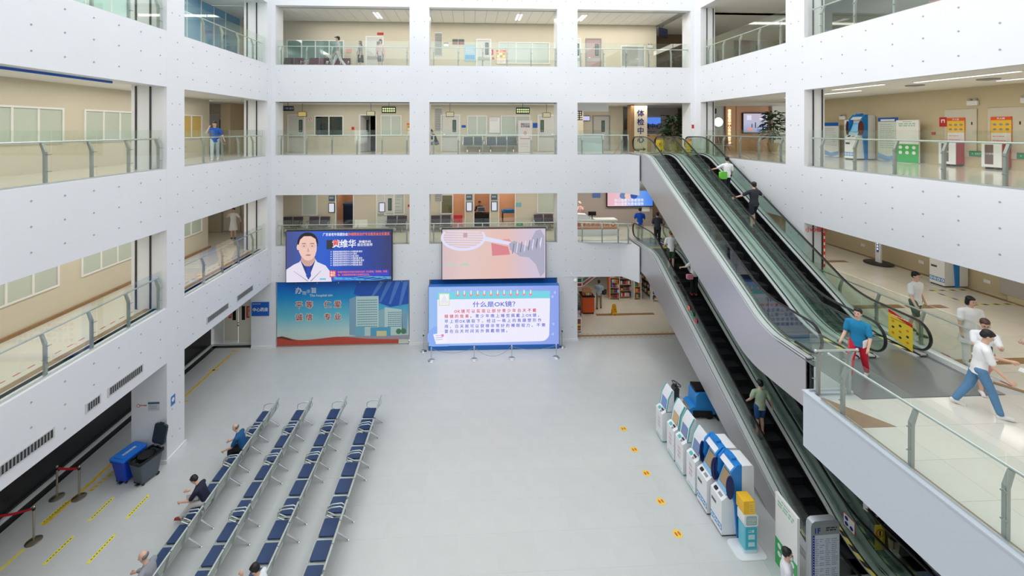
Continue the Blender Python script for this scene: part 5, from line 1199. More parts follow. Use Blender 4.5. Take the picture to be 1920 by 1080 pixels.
for a in (90, 210, 330): wh.tube([(0, 0, 0), (.17*math.cos(math.radians(a)), .17*math.sin(math.radians(a)), 0)], .011, 5)
wh.cyl((0, 0, -.1), (0, 0, .01), .025, n=8); wh.xf(Matrix.Translation((0, -.58, 1.1)) @ Matrix.Rotation(math.radians(-25), 4, 'X')); obj('steering_wheel', wh, BLACK, t)
for c3, r in (((0, -.62, .12), .12), ((-.3, .5, .14), .14), ((.3, .5, .14), .14)): obj('wheel', M().cyl((c3[0]-.045, c3[1], c3[2]), (c3[0]+.045, c3[1], c3[2]), r, n=16), BLACK, t)
obj('brush_deck', M().lathe([(.3, .03), (.34, .08), (.3, .16)], (0, .05, 0), 20), BLACK, t); obj('squeegee', M().box(-.42, .76, .01, .42, .80, .1).box(-.05, .6, .1, .05, .8, .16), DARK, t)
obj('side_skirt', M().rbox(-.36, -.1, .12, -.32, .6, .3, .03, 'x').rbox(.32, -.1, .12, .36, .6, .3, .03, 'x'), BLACK, t)
# dispenser stand
t = thing('dispenser_stand', 'white and teal dispenser column with a yellow box on top', 'dispenser', (7.17, 10.34, 0), 0)
obj('base', M().rbox(-.42, -.28, 0, .36, .28, .03, .12, 'z', 6), KW, t)
obj('column', M().rbox(-.17, -.12, .03, .17, .14, .72, .03, 'z'), mat('stand_aqua', (110, 196, 214), .4), t)
obj('column_foot', M().rbox(-.175, -.125, .03, .175, .145, .12, .03, 'z'), mat('stand_pale', (206, 226, 234), .4), t)
obj('head', M().rbox(-.18, -.13, .72, .18, .15, 1.02, .05, 'y'), KW, t); flat('head_panel', rrect(-.13, .76, .15, .99, .03), mat('panel_greygreen', (160, 180, 176), .4), t, y=-.134)
lines(t, -.1, .12, [.80, .84, .88, .92], .012, KW, y=-.138)
obj('front_panel', M().rbox(-.14, -.128, .16, .15, -.12, .68, .02), mat('stand_teal', (60, 178, 200), .35), t)
flat('window_card', rectp(-.08, .40, .09, .52), mat('card_pale', (190, 226, 232), .4), t, y=-.134); flat('window_card', rectp(-.08, .22, .09, .33), MATS['card_pale'], t, y=-.134); txt('口罩', .08, KW, t, 0, .6, y=-.134, bold=.04)
b_ = thing('yellow_box', 'yellow box standing on top of the teal dispenser column', 'box', (7.12, 10.36, 1.02), 0)
obj('body', M().rbox(-.14, -.14, 0, .16, .16, .34, .02, 'y'), mat('box_yellow', (244, 190, 40), .4), b_); flat('label', rectp(0, .04, .14, .3), mat('box_amber', (250, 206, 90), .4), b_, y=-.144); lines(b_, .02, .12, [.08, .13, .18, .23], .012, mat('amber_ink', (200, 150, 30), .5), y=-.147)
# green and white sign board (matrix code left blank)
def code_board(label, loc, rz, wd=.8, h=1.78, split=.62, grp=None, t_=.06):
    t = thing('sign_board', label, 'sign', loc, rz, grp)
    obj('board', M().box(0, 0, 0, wd, t_, h), PAPER, t); obj('green_panel', M().box(.0, -.004, .02, wd, 0, h*(1-split)), GRN, t)
    for r_ in range(2):
        for k in range(3): flat('icon_disc', oval(wd*(.2+.3*k), h*(1-split)-.13-.2*r_, wd*.08, wd*.08, 16), PAPER, t, y=-.007)
    lines(t, wd*.12, wd*.88, [h*.90, h*.855], .045, mat('mint_ink', (150, 204, 170), .5), y=-.003, ragged=.1); lines(t, wd*.3, wd*.7, [h*.955], .02, INKG, y=-.003)
    obj('base', M().box(.0, -.3, 0, wd, .35, .015), mat('base_grey', (190, 196, 196), .5), t); return t
code_board('white and green sign board standing by the foot of the lower escalator', (7.66, 10.02, 0), -PI/2-.05, .74, 1.78)
# floor directory
t = thing('directory_sign', 'silver first floor directory board at the lower escalator foot', 'sign', (7.76, 9.05, 0), math.radians(2))
obj('body', M().prism([(0, 0), (.70, 0), (.70, 1.8), (.66, 1.88), (.58, 1.92), (.1, 1.92), (.03, 1.88), (0, 1.8)], 'y', 0, .14), mat('sign_silver', (176, 182, 186), .35, .5), t)
flat('header', rectp(.03, 1.6, .69, 1.84), mat('sign_grey', (150, 154, 152), .4), t, y=-.003); flat('sheet', rectp(.03, .1, .69, 1.6), mat('sign_paper', (214, 220, 226), .4), t, y=-.003)
txt('1F', .17, mat('sign_text_blue', (24, 60, 160), .4), t, .14, 1.70, y=-.008, bold=.05); lines(t, .36, .64, [1.74, 1.69], .028, INK, y=-.006)
flat('blue_column', rectp(.03, .1, .085, 1.6), MATS['sign_text_blue'], t, y=-.006)
for k in range(24): flat('dot', oval(.058, 1.55-.06*k, .012, .012, 6), PAPER, t, y=-.009)
for c0, c1, sd in ((.1, .19, 3), (.21, .33, 5), (.35, .48, 7), (.5, .66, 9)): lines(t, c0, c1, [1.54-.045*k for k in range(32) if (k*sd) % 5 or k % 3], .014, mat('sign_ink', (120, 136, 176), .5), y=-.005, seed=sd, ragged=.5)
# warning boards at the escalators
def warn(label, loc, rz, wd, h, mark=True, red=True, slope=0):
    t = thing('warning_notice', label, 'notice', loc, rz, 'yellow escalator warning notices')
    P = [(0, 0), (wd, -slope), (wd, h-slope), (0, h)]
    obj('board', M().prism(P, 'y', 0, .006), YEL, t)
    if red: flat('red_header', [(0, h*.88), (wd, h*.88-slope), (wd, h-slope), (0, h)], RED, t, y=-.003); lines(t, wd*.15, wd*.85, [h*.93-slope/2], h*.03, PAPER, y=-.005)
    if mark:
        for i in range(3):
            for j in range(3): flat('pictogram', oval(wd*(.2+.3*i), h*(.2+.22*j)-slope*(.2+.3*i), wd*.06, h*.045, 8), INK if (i+j) % 2 else mat('notice_orange', (214, 130, 40), .5), t, y=-.003)
        lines(t, wd*.1, wd*.9, [h*.8-slope*.5], h*.02, INK, y=-.004)
    return t
warn('large yellow notice with red header on the glass at the upper escalator foot', (11.44, 10.78, F2+.22), -PI/2, .62, .70, slope=.16)
warn('yellow notice with red header at the head of the right-hand upper escalator', (11.15, 20.9, F3+.12), 0, .32, .68)
t = warn('plain yellow notice with round prohibition mark at the head of the left upper escalator', (9.62, 20.9, F3+.16), 0, .38, .6, mark=False, red=False)
flat('prohibition_ring', oval(.19, .36, .12, .12, 20), mat('notice_orange', (214, 130, 40), .5), t, y=-.003); flat('ring_inside', oval(.19, .36, .09, .09, 20), YEL, t, y=-.005); flat('pictogram', rectp(.17, .3, .21, .43), INK, t, y=-.007)
t = warn('yellow notice with red prohibition ring at the far lower escalator foot', (10.1, 9.85, .35), 0, .26, .62, mark=False, red=False)
flat('prohibition_ring', oval(.13, .42, .1, .1, 20), RED, t, y=-.003); flat('ring_inside', oval(.13, .42, .08, .08, 20), YEL, t, y=-.005); flat('pictogram', rectp(.11, .36, .15, .48), INK, t, y=-.007)
t = board('notice', 'red-edged white notice with blue discs on the lower escalator glass', 'notice', 9.81, 10.4, .5, .3, .3, rz=-PI/2, back=RED, face=PAPER, t=.006, rim=.015)
for i, j in ((0, 1), (0, 0), (1, 0)): flat('mandatory_disc', oval(.08+.14*i, .08+.14*j, .05, .05, 14), mat('disc_blue', (20, 50, 130), .5), t, y=-.006)
t = thing('direction_sign', 'grey and vivid blue box sign low beside the far escalator', 'sign', (11.3, 9.75, .3)); obj('case', M().box(-.1, 0, 0, .3, .2, .35), INKG, t); obj('blue_face', M().box(0, -.004, .02, .3, 0, .33), em('sign_vivid', (10, 50, 230), .7), t)
t = thing('striped_sticker', 'orange green and red striped sticker on the lower escalator glass', 'sticker', (8.64, 15.9, 3.75)); 
for k, c in enumerate((mat('stripe_orange', (236, 110, 40), .4), mat('stripe_green', (10, 130, 80), .4), mat('stripe_red', (190, 30, 50), .4))): obj('stripe', M().prism([(-.25*k-.08, -.25*k*T30*1.0+.0), (-.25*k+.08, -.25*k*T30+.0), (-.25*k+.08, -.25*k*T30+.14), (-.25*k-.08, -.25*k*T30+.14)], 'x', -.012, -.008), c, t)
# ---------------------------------------------------------------- shop on the ground floor
SO, SG, SR_ = MATS['stripe_orange'], MATS['stripe_green'], MATS['stripe_red']
t = thing('shop_fascia', 'convenience shop fascia with orange, green and red stripes on white', 'sign', (5.62, 22.05, 2.35))
def fas(x0, y0, x1, y1):
    L = math.hypot(x1-x0, y1-y0); o = obj('fascia_panel', M().box(0, 0, 0, L, .08, .75), PAPER, t); o.location = (x0-5.62, y0-22.05, 0); o.rotation_euler = (0, 0, math.atan2(y1-y0, x1-x0))
    for z0, z1, c in ((.50, .66, SO), (.27, .45, SG), (.06, .2, SR_)): obj('stripe', M().box(.02, -.004, z0, L-.02, 0, z1), c, o)
fas(5.62, 22.05, 6.05, 22.05); fas(6.1, 22.05, 7.1, 23.3); fas(7.12, 23.33, 8.3, 24.8)
t = thing('counter', 'orange fronted shop counter beside the entrance fascia', 'counter', (6.65, 24.0, 0)); obj('front', M().box(0, 0, .08, .68, .8, .98), mat('counter_orange', (226, 92, 26), .45), t); obj('kick', M().box(.02, .02, 0, .66, .78, .08), BLACK, t); obj('top', M().box(-.03, -.03, .98, .72, .83, 1.02), DARK, t)
t = thing('snack_display', 'small snack display standing on the orange shop counter', 'display', (6.95, 24.25, 1.02)); obj('rack', M().box(-.25, -.15, 0, .25, -.13, .38).box(-.25, .12, 0, .25, .15, .4).box(-.25, -.15, 0, .25, .15, .03).box(-.25, -.15, .2, .25, .15, .22), mat('rack_peach', (214, 160, 120), .5), t); 
for k in range(4): obj('packet', M().box(-.2+.11*k, -.18, .05, -.12+.11*k, -.15, .17), (SR_, YEL, PAPER, SO)[k], t)
t = thing('chiller_cabinet', 'glass food cabinet at the left edge of the shop entrance', 'cabinet', (5.62, 22.6, 0)); obj('body', M().box(0, 0, 0, .55, .8, .95), DARK, t); obj('glass_case', M().box(.02, .02, .95, .53, .78, 1.55), WGL, t); obj('poster', M().box(0, -.006, .15, .5, 0, .85), mat('poster_pink', (238, 176, 196), .5), t); txt('新品上市', .13, RED, t, .25, .62, y=-.01, bold=.04); obj('tray', M().box(.05, .1, 1.1, .5, .7, 1.13), STEEL, t)
t = thing('ice_cream_cabinet', 'small display with pink poster front nearest the shop threshold', 'cabinet', (5.62, 21.85, 0)); obj('body', M().box(0, 0, .05, .36, .5, .78), PAPER, t); obj('window', M().box(.04, -.005, .1, .32, 0, .72), mat('cab_brown', (120, 80, 70), .3), t); obj('foot', M().box(.02, .02, 0, .34, .48, .05), BLACK, t)
for k in range(3): obj('shelf_row', M().box(.06, -.01, .18+.18*k, .3, -.005, .28+.18*k), (SO, YEL, SR_)[k], t)
GC = [mat('goods_%d' % k, c, .5) for k, c in enumerate(((200, 40, 40), (236, 180, 50), (40, 90, 180), (230, 230, 226), (60, 140, 80), (226, 120, 60), (120, 60, 110), (240, 200, 190)))]
goods_n = 0; gm = {}
CN = ('red', 'amber', 'blue', 'white', 'green', 'orange', 'purple', 'pink')
def shelf(short, label, loc, rz, wd, h, n, frame=PAPER, dp=.35, seedv=1, goods=True, gtop=True):
    global goods_n
    t = thing('shop_shelf', label, 'shelf', loc, rz, None)
    m = M()
    for sx in (0, wd-.03): m.box(sx, 0, 0, sx+.03, dp, h)
    obj('uprights', m, frame, t); obj('back_panel', M().box(.03, dp-.02, .05, wd-.03, dp, h), mat('shelf_back', (150, 130, 110), .6), t)
    r = random.Random(seedv); zs = [.08+(h-.15)*k/n for k in range(n)]
    for z in zs:
        obj('shelf_board', M().box(.03, 0, z, wd-.03, dp, z+.025), frame if frame is not PAPER else mat('shelf_tan', (196, 160, 120), .5), t)
    mx = Matrix.Translation(loc) @ Matrix.Rotation(rz, 4, 'Z'); 
    for iz, z in enumerate(zs):
        x = .06; ix = 0
        while x < wd-.12 and goods:
            ww = r.choice((.08, .1, .13)); hh = min(r.uniform(.14, .24), (h-.15)/n-.06); key = (ww, round(hh, 1))
            if key not in gm: gm[key] = mk('goods', M().rbox(0, 0, 0, ww-.01, .12, round(hh, 1) or .1, .012, 'z'), False)
            p = mx @ Vector((x, .04, z+.026)); o = bpy.data.objects.new('packet', gm[key].copy()); C.objects.link(o); gc = r.randrange(8); o.data.materials.append(GC[gc]); o.location = p; o.rotation_euler = (0, 0, rz)
            tag(o, '%s packet, %s from the left, %s row up, %s' % (CN[gc], ('first second third fourth fifth sixth seventh eighth ninth tenth eleventh twelfth thirteenth fourteenth fifteenth sixteenth seventeenth eighteenth nineteenth twentieth'.split()+['last']*9)[ix], ('lowest', 'second', 'third', 'fourth', 'fifth')[iz], short), 'packet', 'packets on ' + short); x += ww+.005; ix += 1
    return t
shelf('the white wire shelf', 'white wire shelf of snacks, leftmost in the shop', (8.95, 26.0, 0), -.1, .62, 1.75, 5, seedv=2); shelf('the wide tan shelf', 'wide tan shelf of packets in the middle of the shop', (9.6, 26.15, 0), 0, .85, 1.7, 4, seedv=3); shelf('the narrow shelf end', 'narrow shelf end of packets right of the wide tan shelf', (10.5, 25.9, 0), 0, .45, 1.6, 4, seedv=4)
obj('side_panel', M().box(8.88, 26.02, .1, 8.93, 26.4, 1.8), SO, bpy.data.objects['shop_shelf']).location = (-8.95, -26.0, 0)
shelf('the long low side shelf', 'long low shelf of cups and boxes at the right side of the shop', (11.45, 28.4, 0), -PI/2+.08, 2.4, 1.35, 3, frame=mat('shelf_darkgreen', (20, 70, 44), .5), seedv=6); shelf('the white end rack', 'white end rack of packs at the right of the shop', (11.5, 25.55, 0), 0, .5, 1.45, 4, frame=KW, seedv=7)
shelf('the tall dark back shelf', 'tall dark shelf along the back of the shop', (12.0, 29.5, 0), 0, 2.2, 1.9, 4, frame=DARK, seedv=9, goods=True)
t = thing('wet_floor_sign', 'yellow folding wet floor sign standing on the shop threshold floor', 'sign', (8.48, 23.9, 0)); 
for sg in (-1, 1):
    q = M().prism([(-.15, 0), (-.1, 0), (-.08, .05), (.08, .05), (.1, 0), (.15, 0), (.11, .56), (.06, .62), (-.06, .62), (-.11, .56)], 'y', -.01, .01).xf(Matrix.Translation((0, sg*.12, 0)) @ Matrix.Rotation(math.radians(sg*11), 4, 'X')); obj('panel', q, mat('wet_yellow', (244, 180, 30), .4), t)
flat('warning_mark', [(-.04, .3), (.04, .3), (0, .38)], RED, t, y=-.1); txt('小心地滑', .055, RED, t, 0, .22, y=-.115, bold=.04); txt('小心', .06, RED, t, 0, .47, y=-.07, bold=.04)
# ---------------------------------------------------------------- gallery chairs facing the hall
def gbench(label, x, y, z, n, seatm, rz=0, grp='gallery waiting seats', pitch=.6):
    t = thing('bench', label, 'bench', (x, y, z), rz, grp)
    for k in range(n):
        xc = .3+pitch*k
        s_ = obj('seat', M().rbox(xc-.26, -.42, .40, xc+.26, .0, .44, .03, 'z'), seatm, t); obj('backrest', M().prism([(.0, .46), (.03, .46), (.12, .86), (.09, .86)], 'x', xc-.26, xc+.26), seatm, t)
        obj('side_frame', M().tube([(xc-.285, -.42, .42), (xc-.285, 0, .42), (xc-.285, .11, .88)], .014, 6), CHROME, t)
    obj('beam', M().box(0, -.22, .33, pitch*n, -.16, .38), STEEL, t)
    for xc in (.25, pitch*n-.25): obj('leg', M().tube([(xc, -.45, .02), (xc, -.2, .33), (xc, .05, .02)], .018, 6), CHROME, t)
    obj('armrest', M().tube([(.0, .05, .6), (.0, -.35, .62), (.0, -.4, .44)], .016, 6), CHROME, t); obj('armrest', M().tube([(pitch*n, .05, .6), (pitch*n, -.35, .62), (pitch*n, -.4, .44)], .016, 6), CHROME, t)
gbench('slate grey two-seat bench under the small window, third floor centre bay', -.38, 23.85, F3, 2, SLATE); gbench('slate grey three-seat bench under the notice board, third floor centre bay', .95, 23.85, F3, 3, SLATE)
gbench('plum two-seat bench at the left end of the second floor left bay', -10.6, 23.85, F2, 2, PLUM); gbench('plum two-seat bench right of its twin, second floor left bay', -9.1, 23.85, F2, 2, PLUM)
gbench('plum two-seat bench under the posters, right end of second floor left bay', -4.95+.2, 23.85, F2, 2, PLUM); gbench('plum two-seat bench at the left of the second floor centre bay', -2.25, 23.85, F2, 2, PLUM, grp=None)
gbench('plum two-seat bench at the right of the second floor centre bay', 3.7, 23.85, F2, 2, PLUM, grp=None)
WINE = mat('wine_seat', (96, 44, 66), .45)
for k, x in enumerate((-10.5, -9.1, -7.9)): gbench('wine red bench behind the top floor glass, %s of three' % ('left', 'middle', 'right')[k], x, 23.85, F4, 2, WINE, pitch=.56)
gbench('brown two-seat bench behind the upper escalator heads', 14.3, 24.0, F3, 2, mat('brown_seat', (140, 96, 80), .5))
# hanging box signs (light cases) and direction signs
def hang(label, x, z, wd, h, y=22.9, face=mat('case_cream', (236, 228, 190), .4), zc=12.27, rim=mat('case_olive', (96, 100, 84), .4), dots=0, grp='hanging light cases'):
    t = thing('hanging_sign', label, 'sign', (x, y, z), 0, grp)
    obj('case', M().rbox(-wd/2, 0, -h/2, wd/2, .1, h/2, .03), rim, t); obj('face', M().box(-wd/2+.03, -.004, -h/2+.03, wd/2-.03, 0, h/2-.03), face, t); obj('drop_rod', M().cyl((0, .05, h/2), (0, .05, zc-z), .012, n=6), DARK, t)
    for i in range(6 if dots else 0):
        for j in range(2): flat('lit_disc', oval(-wd/2+.09+(wd-.18)/5*i, -.06+.12*j, .045, .045, 12), em('lamp_yellow', (236, 244, 170), 1.1), t, y=-.008)
    return t
hang('cream light case above the first door, third floor left bay', -9.08, 11.68, .46, .28, face=em('case_amber', (226, 196, 110), .6)); hang('cream light case above the open dark door, third floor left bay', -5.4, 11.72, .46, .28); hang('cream light case above the left door, third floor centre bay', -1.08, 11.68, .46, .28); hang('cream light case above the right door, third floor centre bay', 4.3, 11.65, .46, .28)
DG_ = mat('case_darkgreen', (60, 84, 74), .4)
hang('green sign with two rows of yellow lamps, third floor left bay', -4.25, 11.88, .74, .36, y=22.0, face=DG_, rim=DG_, dots=1); hang('green sign with two rows of yellow lamps, third floor centre bay', 2.85, 11.85, .74, .36, y=22.0, face=DG_, rim=DG_, dots=1)
t = hang('dark direction sign with white lettering at the third floor left corner', -9.55, 11.95, .6, .26, y=22.2, face=mat('dir_navy', (36, 44, 78), .4), rim=BLACK); txt('← 门诊 出口', .11, PAPER, t, 0, 0, y=-.008)
hang('dark direction sign beside the green disc, third floor right corner', 13.75, 11.9, .7, .3, y=23.0, face=MATS['dir_navy'], rim=BLACK); t = hang('tilted dark direction sign at the top floor right corner', 10.9, 16.3, .9, .5, y=22.8, face=MATS['dir_navy'], rim=BLACK, zc=17.05); t.rotation_euler.z = .6
# wall items on the galleries' back wall
YF = YW-.012
def wsign(label, x, z, wd, h, face, y=YF, cat='sign', back=None, rz=0, grp=None, name='notice'):
    return board(name, label, cat, x, y-.008, z, wd, h, rz=rz, back=back or face, face=face, t=.008, rim=.01, group=grp)
def poster(label, x, z, wd, h, y=YF, base=mat('poster_yellow', (246, 200, 60), .5), rz=0, head=mat('poster_orange', (236, 92, 40), .5), low=PAPER, grp='yellow and red fire equipment posters'):
    s = wsign(label, x, z, wd, h, base, y=y, cat='poster', back=head, grp=grp, name='poster', rz=rz)
    flat('header', rectp(0, h*.88, wd, h), head, s, y=-.006); flat('lower_sheet', rectp(.01, 0.01, wd-.01, h*.4), low, s, y=-.006)
    for i in range(3):
        for j in range(2): flat('picture', rectp(wd*(.08+.3*i), h*(.5+.18*j), wd*(.3+.3*i), h*(.62+.18*j)), INKG if (i+j) % 2 else PAPER, s, y=-.006)
    txt('灭火器', h*.08, PAPER, s, wd/2, h*.935, y=-.009, bold=.04); lines(s, wd*.1, wd*.9, [h*.3, h*.2, h*.12], h*.02, head, y=-.009); return s
s = wsign('round red no smoking mark on the third floor left bay wall', -9.2+.02, 11.35, .2, .2, PAPER); flat('ring', oval(.1, .1, .09, .09, 20), RED, s, y=-.006); flat('ring_inside', oval(.1, .1, .065, .065, 20), PAPER, s, y=-.008); flat('bar', [(.04, .05), (.055, .035), (.16, .15), (.145, .165)], RED, s, y=-.010); s = wsign('pale green notice under the no smoking mark', -9.25, 11.0, .3, .22, mat('pale_green', (196, 206, 176), .5))
wsign('small red alarm bell button on the third floor left bay wall', -6.75, 10.85, .13, .13, RED, cat='alarm'); poster('yellow orange poster at the right end of the third floor left bay', -3.6, 10.45, .45, .75)
wsign('blue room plate right of the left door, third floor centre bay', -.45, 10.97, .22, .12, BLUE); wsign('blue room plate above a paper, beside the right door, third floor centre bay', 3.72, 10.96, .25, .26, BLUE); s = wsign('white notice board between the windows, third floor centre bay', 1.15, 10.65, .62, .9, PAPER, back=INKG, cat='notice board'); lines(s, .05, .5, [.7, .8], .02, INKG, y=-.006)
s = board('banner_stand', 'pale roll-up banner with a portrait in front of the right window', 'banner', 2.75, 23.2, F3+.02, .78, 1.78, back=STEEL, face=mat('banner_pale', (232, 222, 222), .5), t=.02, rim=.01)
txt('预防先行\n科学就医', .13, INK, s, .39, 1.5, y=-.006, bold=.03); flat('portrait', oval(.39, 1.08, .09, .12, 14), mat('banner_skin', (226, 176, 160), .5), s, y=-.006); flat('portrait_coat', [(.15, .8), (.3, .97), (.48, .97), (.63, .8)], PAPER, s, y=-.005); flat('banner_stripe', rectp(.1, .74, .66, .79), mat('banner_coral', (226, 130, 110), .5), s, y=-.007); lines(s, .1, .66, [.3, .45], .03, mat('banner_rose', (226, 190, 184), .5), y=-.006)
for x, l, z in ((-8.02, 'left of the dark blue doorway', F2), (-4.62-.55, 'right of the white door', F2), (-.18+.02, 'left of the consulting doorway', F2), (1.3, 'right of the consulting doorway', F2)):
    s = board('door_display', 'lit white patient call display %s, second floor' % l, 'display', x, YF-.05, F2+1.1, .28, .48, back=BLACK, face=em('call_screen', (222, 226, 240), .9), t=.05, rim=.03, group='patient call displays')
    s = wsign('blue grey room plate above the display %s, second floor' % l, x-.02, F2+1.72, .32, .3, mat('plate_bluegrey', (84, 110, 130), .5), grp='room plates above the displays'); lines(s, .03, .28, [.2, .14], .03, PAPER, y=-.006)
for x, l in ((-3.85, 'upper'),): s = wsign('papers taped on the right window, second floor left bay', -4.3, F2+1.05, .42, .95, mat('paper_grey', (200, 206, 198), .5), y=YF-.03, cat='paper'); lines(s, .03, .38, [.1, .3, .5, .7, .85], .03, INKG, y=-.006)
wsign('red fire alarm box at the right end of the second floor left bay', -3.55, F2+1.35, .12, .12, RED, cat='alarm'); wsign('pale blue plate beside the peach doorway, second floor centre bay', 2.72, F2+1.3, .3, .22, mat('plate_aqua', (130, 190, 200), .5)); s = wsign('green running man exit sign low on the second floor wall', 2.75, F2+.2, .36, .13, mat('exit_green', (20, 150, 90), .4)); txt('EXIT', .07, PAPER, s, .18, .065, y=-.008, bold=.03)
# inside rooms
t = thing('examination_couch', 'blue examination couch seen through the right peach doorway', 'couch', (2.0, 25.6, F2)); obj('mattress', M().rbox(0, 0, .62, 1.0, .6, .74, .05, 'y'), mat('couch_blue', (30, 120, 186), .5), t); obj('pillow', M().sph((.45, .3, .78), (.35, .22, .07)), MATS['couch_blue'], t)
for x, y in ((.05, .05), (.9, .05), (.05, .55), (.9, .55)): obj('leg', M().box(x, y, 0, x+.05, y+.05, .62), DARK, t)
t = thing('desk', 'dark desk inside the second floor consulting doorway', 'desk', (.25, 24.95, F2)); obj('top', M().box(0, 0, .7, .95, .45, .74), BLACK, t); obj('modesty_panel', M().box(.02, .02, 0, .93, .05, .7), BLACK, t); obj('side', M().box(.02, .05, 0, .05, .43, .7).box(.9, .05, 0, .93, .43, .7), BLACK, t)
t = thing('computer_monitor', 'computer monitor on the dark consulting desk', 'monitor', (.72, 25.1, F2+.74)); obj('screen', M().rbox(-.24, 0, .08, .24, .04, .38, .01), PAPER, t); obj('back_cover', M().box(-.21, -.006, .11, .21, 0, .35), em('monitor_dim', (60, 76, 100), .5), t); obj('stand', M().box(-.03, .02, 0, .03, .05, .1).box(-.1, -.05, 0, .1, .1, .012), DARK, t)
t = thing('trolley', 'red-sided trolley with a pink lower bag, left of the consulting doorway', 'trolley', (-.92, 23.5, F2)); obj('frame', M().tube([(0, 0, .04), (0, 0, .98), (.55, 0, .98), (.55, 0, .04)], .015, 6).tube([(0, .35, .04), (0, .35, .98), (.55, .35, .98), (.55, .35, .04)], .015, 6), mat('trolley_tan', (214, 160, 110), .4), t); obj('red_bag', M().rbox(.03, .02, .5, .52, .33, .95, .04, 'y'), mat('bag_red', (200, 50, 66), .6), t); obj('lower_bag', M().rbox(.03, .02, .1, .52, .33, .48, .04, 'y'), mat('bag_rose', (206, 130, 130), .6), t)
for x in (.03, .52): obj('caster', M().cyl((x, -.0, .03), (x, .03, .03), .03, n=8), BLACK, t)
t = thing('cabinet', 'dark blue cabinet inside the left doorway of the second floor', 'cabinet', (-7.6, 25.3, F2)); obj('body', M().box(0, 0, 0, .95, .5, 1.25), mat('cab_navy', (16, 40, 74), .4), t); obj('top', M().box(-.02, -.02, 1.25, .97, .52, 1.35), mat('cab_blue', (40, 90, 130), .4), t); obj('door', M().box(.03, -.015, .05, .46, 0, 1.2).box(.49, -.015, .05, .92, 0, 1.2), MATS['cab_navy'], t)
# top floor wall items
wsign('red evacuation light box on the top floor left bay wall', -5.3, F4+2.25, .34, .12, RED, cat='light'); wsign('pink notice on the top floor left bay wall', -7.05, F4+1.2, .28, .2, mat('pink_notice', (226, 160, 160), .5))
for k, x in enumerate((-.98, -.62)): s = wsign('dark plate with red foot, %s of two, top floor centre bay' % ('left', 'right')[k], x, F4+1.75, .3, .28, mat('plate_slate', (100, 108, 106), .5)); flat('red_foot', rectp(0, 0, .3, .06), RED, s, y=-.006)
s = wsign('pale blue printed poster on the top floor centre bay wall', -.3, F4+.78, .66, .92, mat('poster_paleblue', (170, 206, 226), .5), cat='poster'); flat('poster_band', rectp(.05, .1, .6, .35), mat('poster_blue', (110, 170, 214), .5), s, y=-.006); lines(s, .08, .58, [.5, .6, .7], .03, PAPER, y=-.006)
s = wsign('square red extinguisher sign on the top floor centre bay wall', 1.1, F4+1.15, .28, .3, RED); flat('symbol', rectp(.09, .08, .19, .2), PAPER, s, y=-.006); wsign('round red alarm on the top floor centre bay wall', 1.33, F4+.9, .1, .1, RED, cat='alarm'); poster('orange and yellow poster on the top floor centre bay wall', 1.62-.05, F4+.62, .55, .8)
wsign('small red plate on the top floor right bay wall', 5.62, F4+.6, .25, .35, MATS['poster_pink'])
def elight(label, x, y, z, rz=0):
    t = thing('emergency_light', label, 'light', (x, y, z), rz, 'twin head emergency lights'); obj('case', M().rbox(-.15, -.06, 0, .15, 0, .16, .02), PAPER, t)
    for sx in (-.08, .08): obj('lamp_head', M().lathe([(.02, 0), (.05, .03), (.055, .07), (.02, .08)], (sx, -.05, .16), 10), mat('lamp_grey', (170, 172, 160), .4), t)
elight('twin head emergency light, top floor right bay', 10.7, YW, F4+1.65); elight('twin head emergency light, left part of the top floor centre bay', -1.35, YW, F4+1.6)
# ceiling lights of the top gallery
for k, x in enumerate((-4.95, 2.7, 6.2)):
    t = thing('ceiling_light', 'pair of lit tubes in the top floor ceiling, %s bay' % ('left', 'centre', 'right')[k], 'light', (x, 22.6, 17.0)); 
    obj('housing', M().box(-.2, -.6, .01, .2, .6, .02), PAPER, t)
    for sx in (-.09, .09): obj('tube', M().box(sx-.045, -.58, -.01, sx+.045, .58, .01), em('tube_white', (255, 255, 255), 2.2), t)
# ---------------------------------------------------------------- third floor right: entrance lettering, reception, plants
s = thing('wall_lettering', 'dark blue column lettering pointing right on the cream pillar', 'sign', (9.76, 23.19, F3))
for k, ch in enumerate('体检中心'): txt(ch, .42, mat('letter_navy', (20, 30, 110), .4), s, 0, 2.2-.5*k, y=-.01, bold=.04)
flat('arrow', [(-.4, .14), (.15, .14), (.15, .07), (.32, .165), (.15, .26), (.15, .19), (-.4, .19)], INK, s, y=-.012)
s = thing('wall_lettering', 'single black character hanging at the left edge of the third floor right bay', 'sign', (5.95, 22.55, F3)); txt('理', .6, INK, s, 0, 2.02, bold=.02)
s = board('wall_screen', 'small lit screen above the grey clinic door, third floor', 'screen', 6.98, 25.1, F3+1.85, .4, .26, back=DARK, face=em('small_screen', (206, 210, 246), .9), t=.05)
wsign('round no smoking mark left of the grey clinic door', 6.8, F3+1.35, .2, .2, mat('mark_rose', (220, 170, 160), .5), y=25.18); wsign('white control box on the third floor clinic wall', 5.9, F3+1.2, .2, .12, PAPER, y=25.18 if False else 24.08)
t = thing('reception_counter', 'pale wood reception counter behind the escalator heads', 'counter', (10.6, 24.6, F3)); obj('front', M().box(0, 0, 0, 2.6, .06, .95), mat('counter_wood', (216, 176, 124), .45), t); obj('top', M().box(-.03, -.05, .95, 2.6, .5, 1.0), mat('counter_white', (220, 206, 186), .4), t); obj('end', M().box(0, .06, 0, .05, .45, .95), MATS['counter_wood'], t); obj('red_strip', M().box(0, -.01, .9, .3, 0, .95), RED, t)
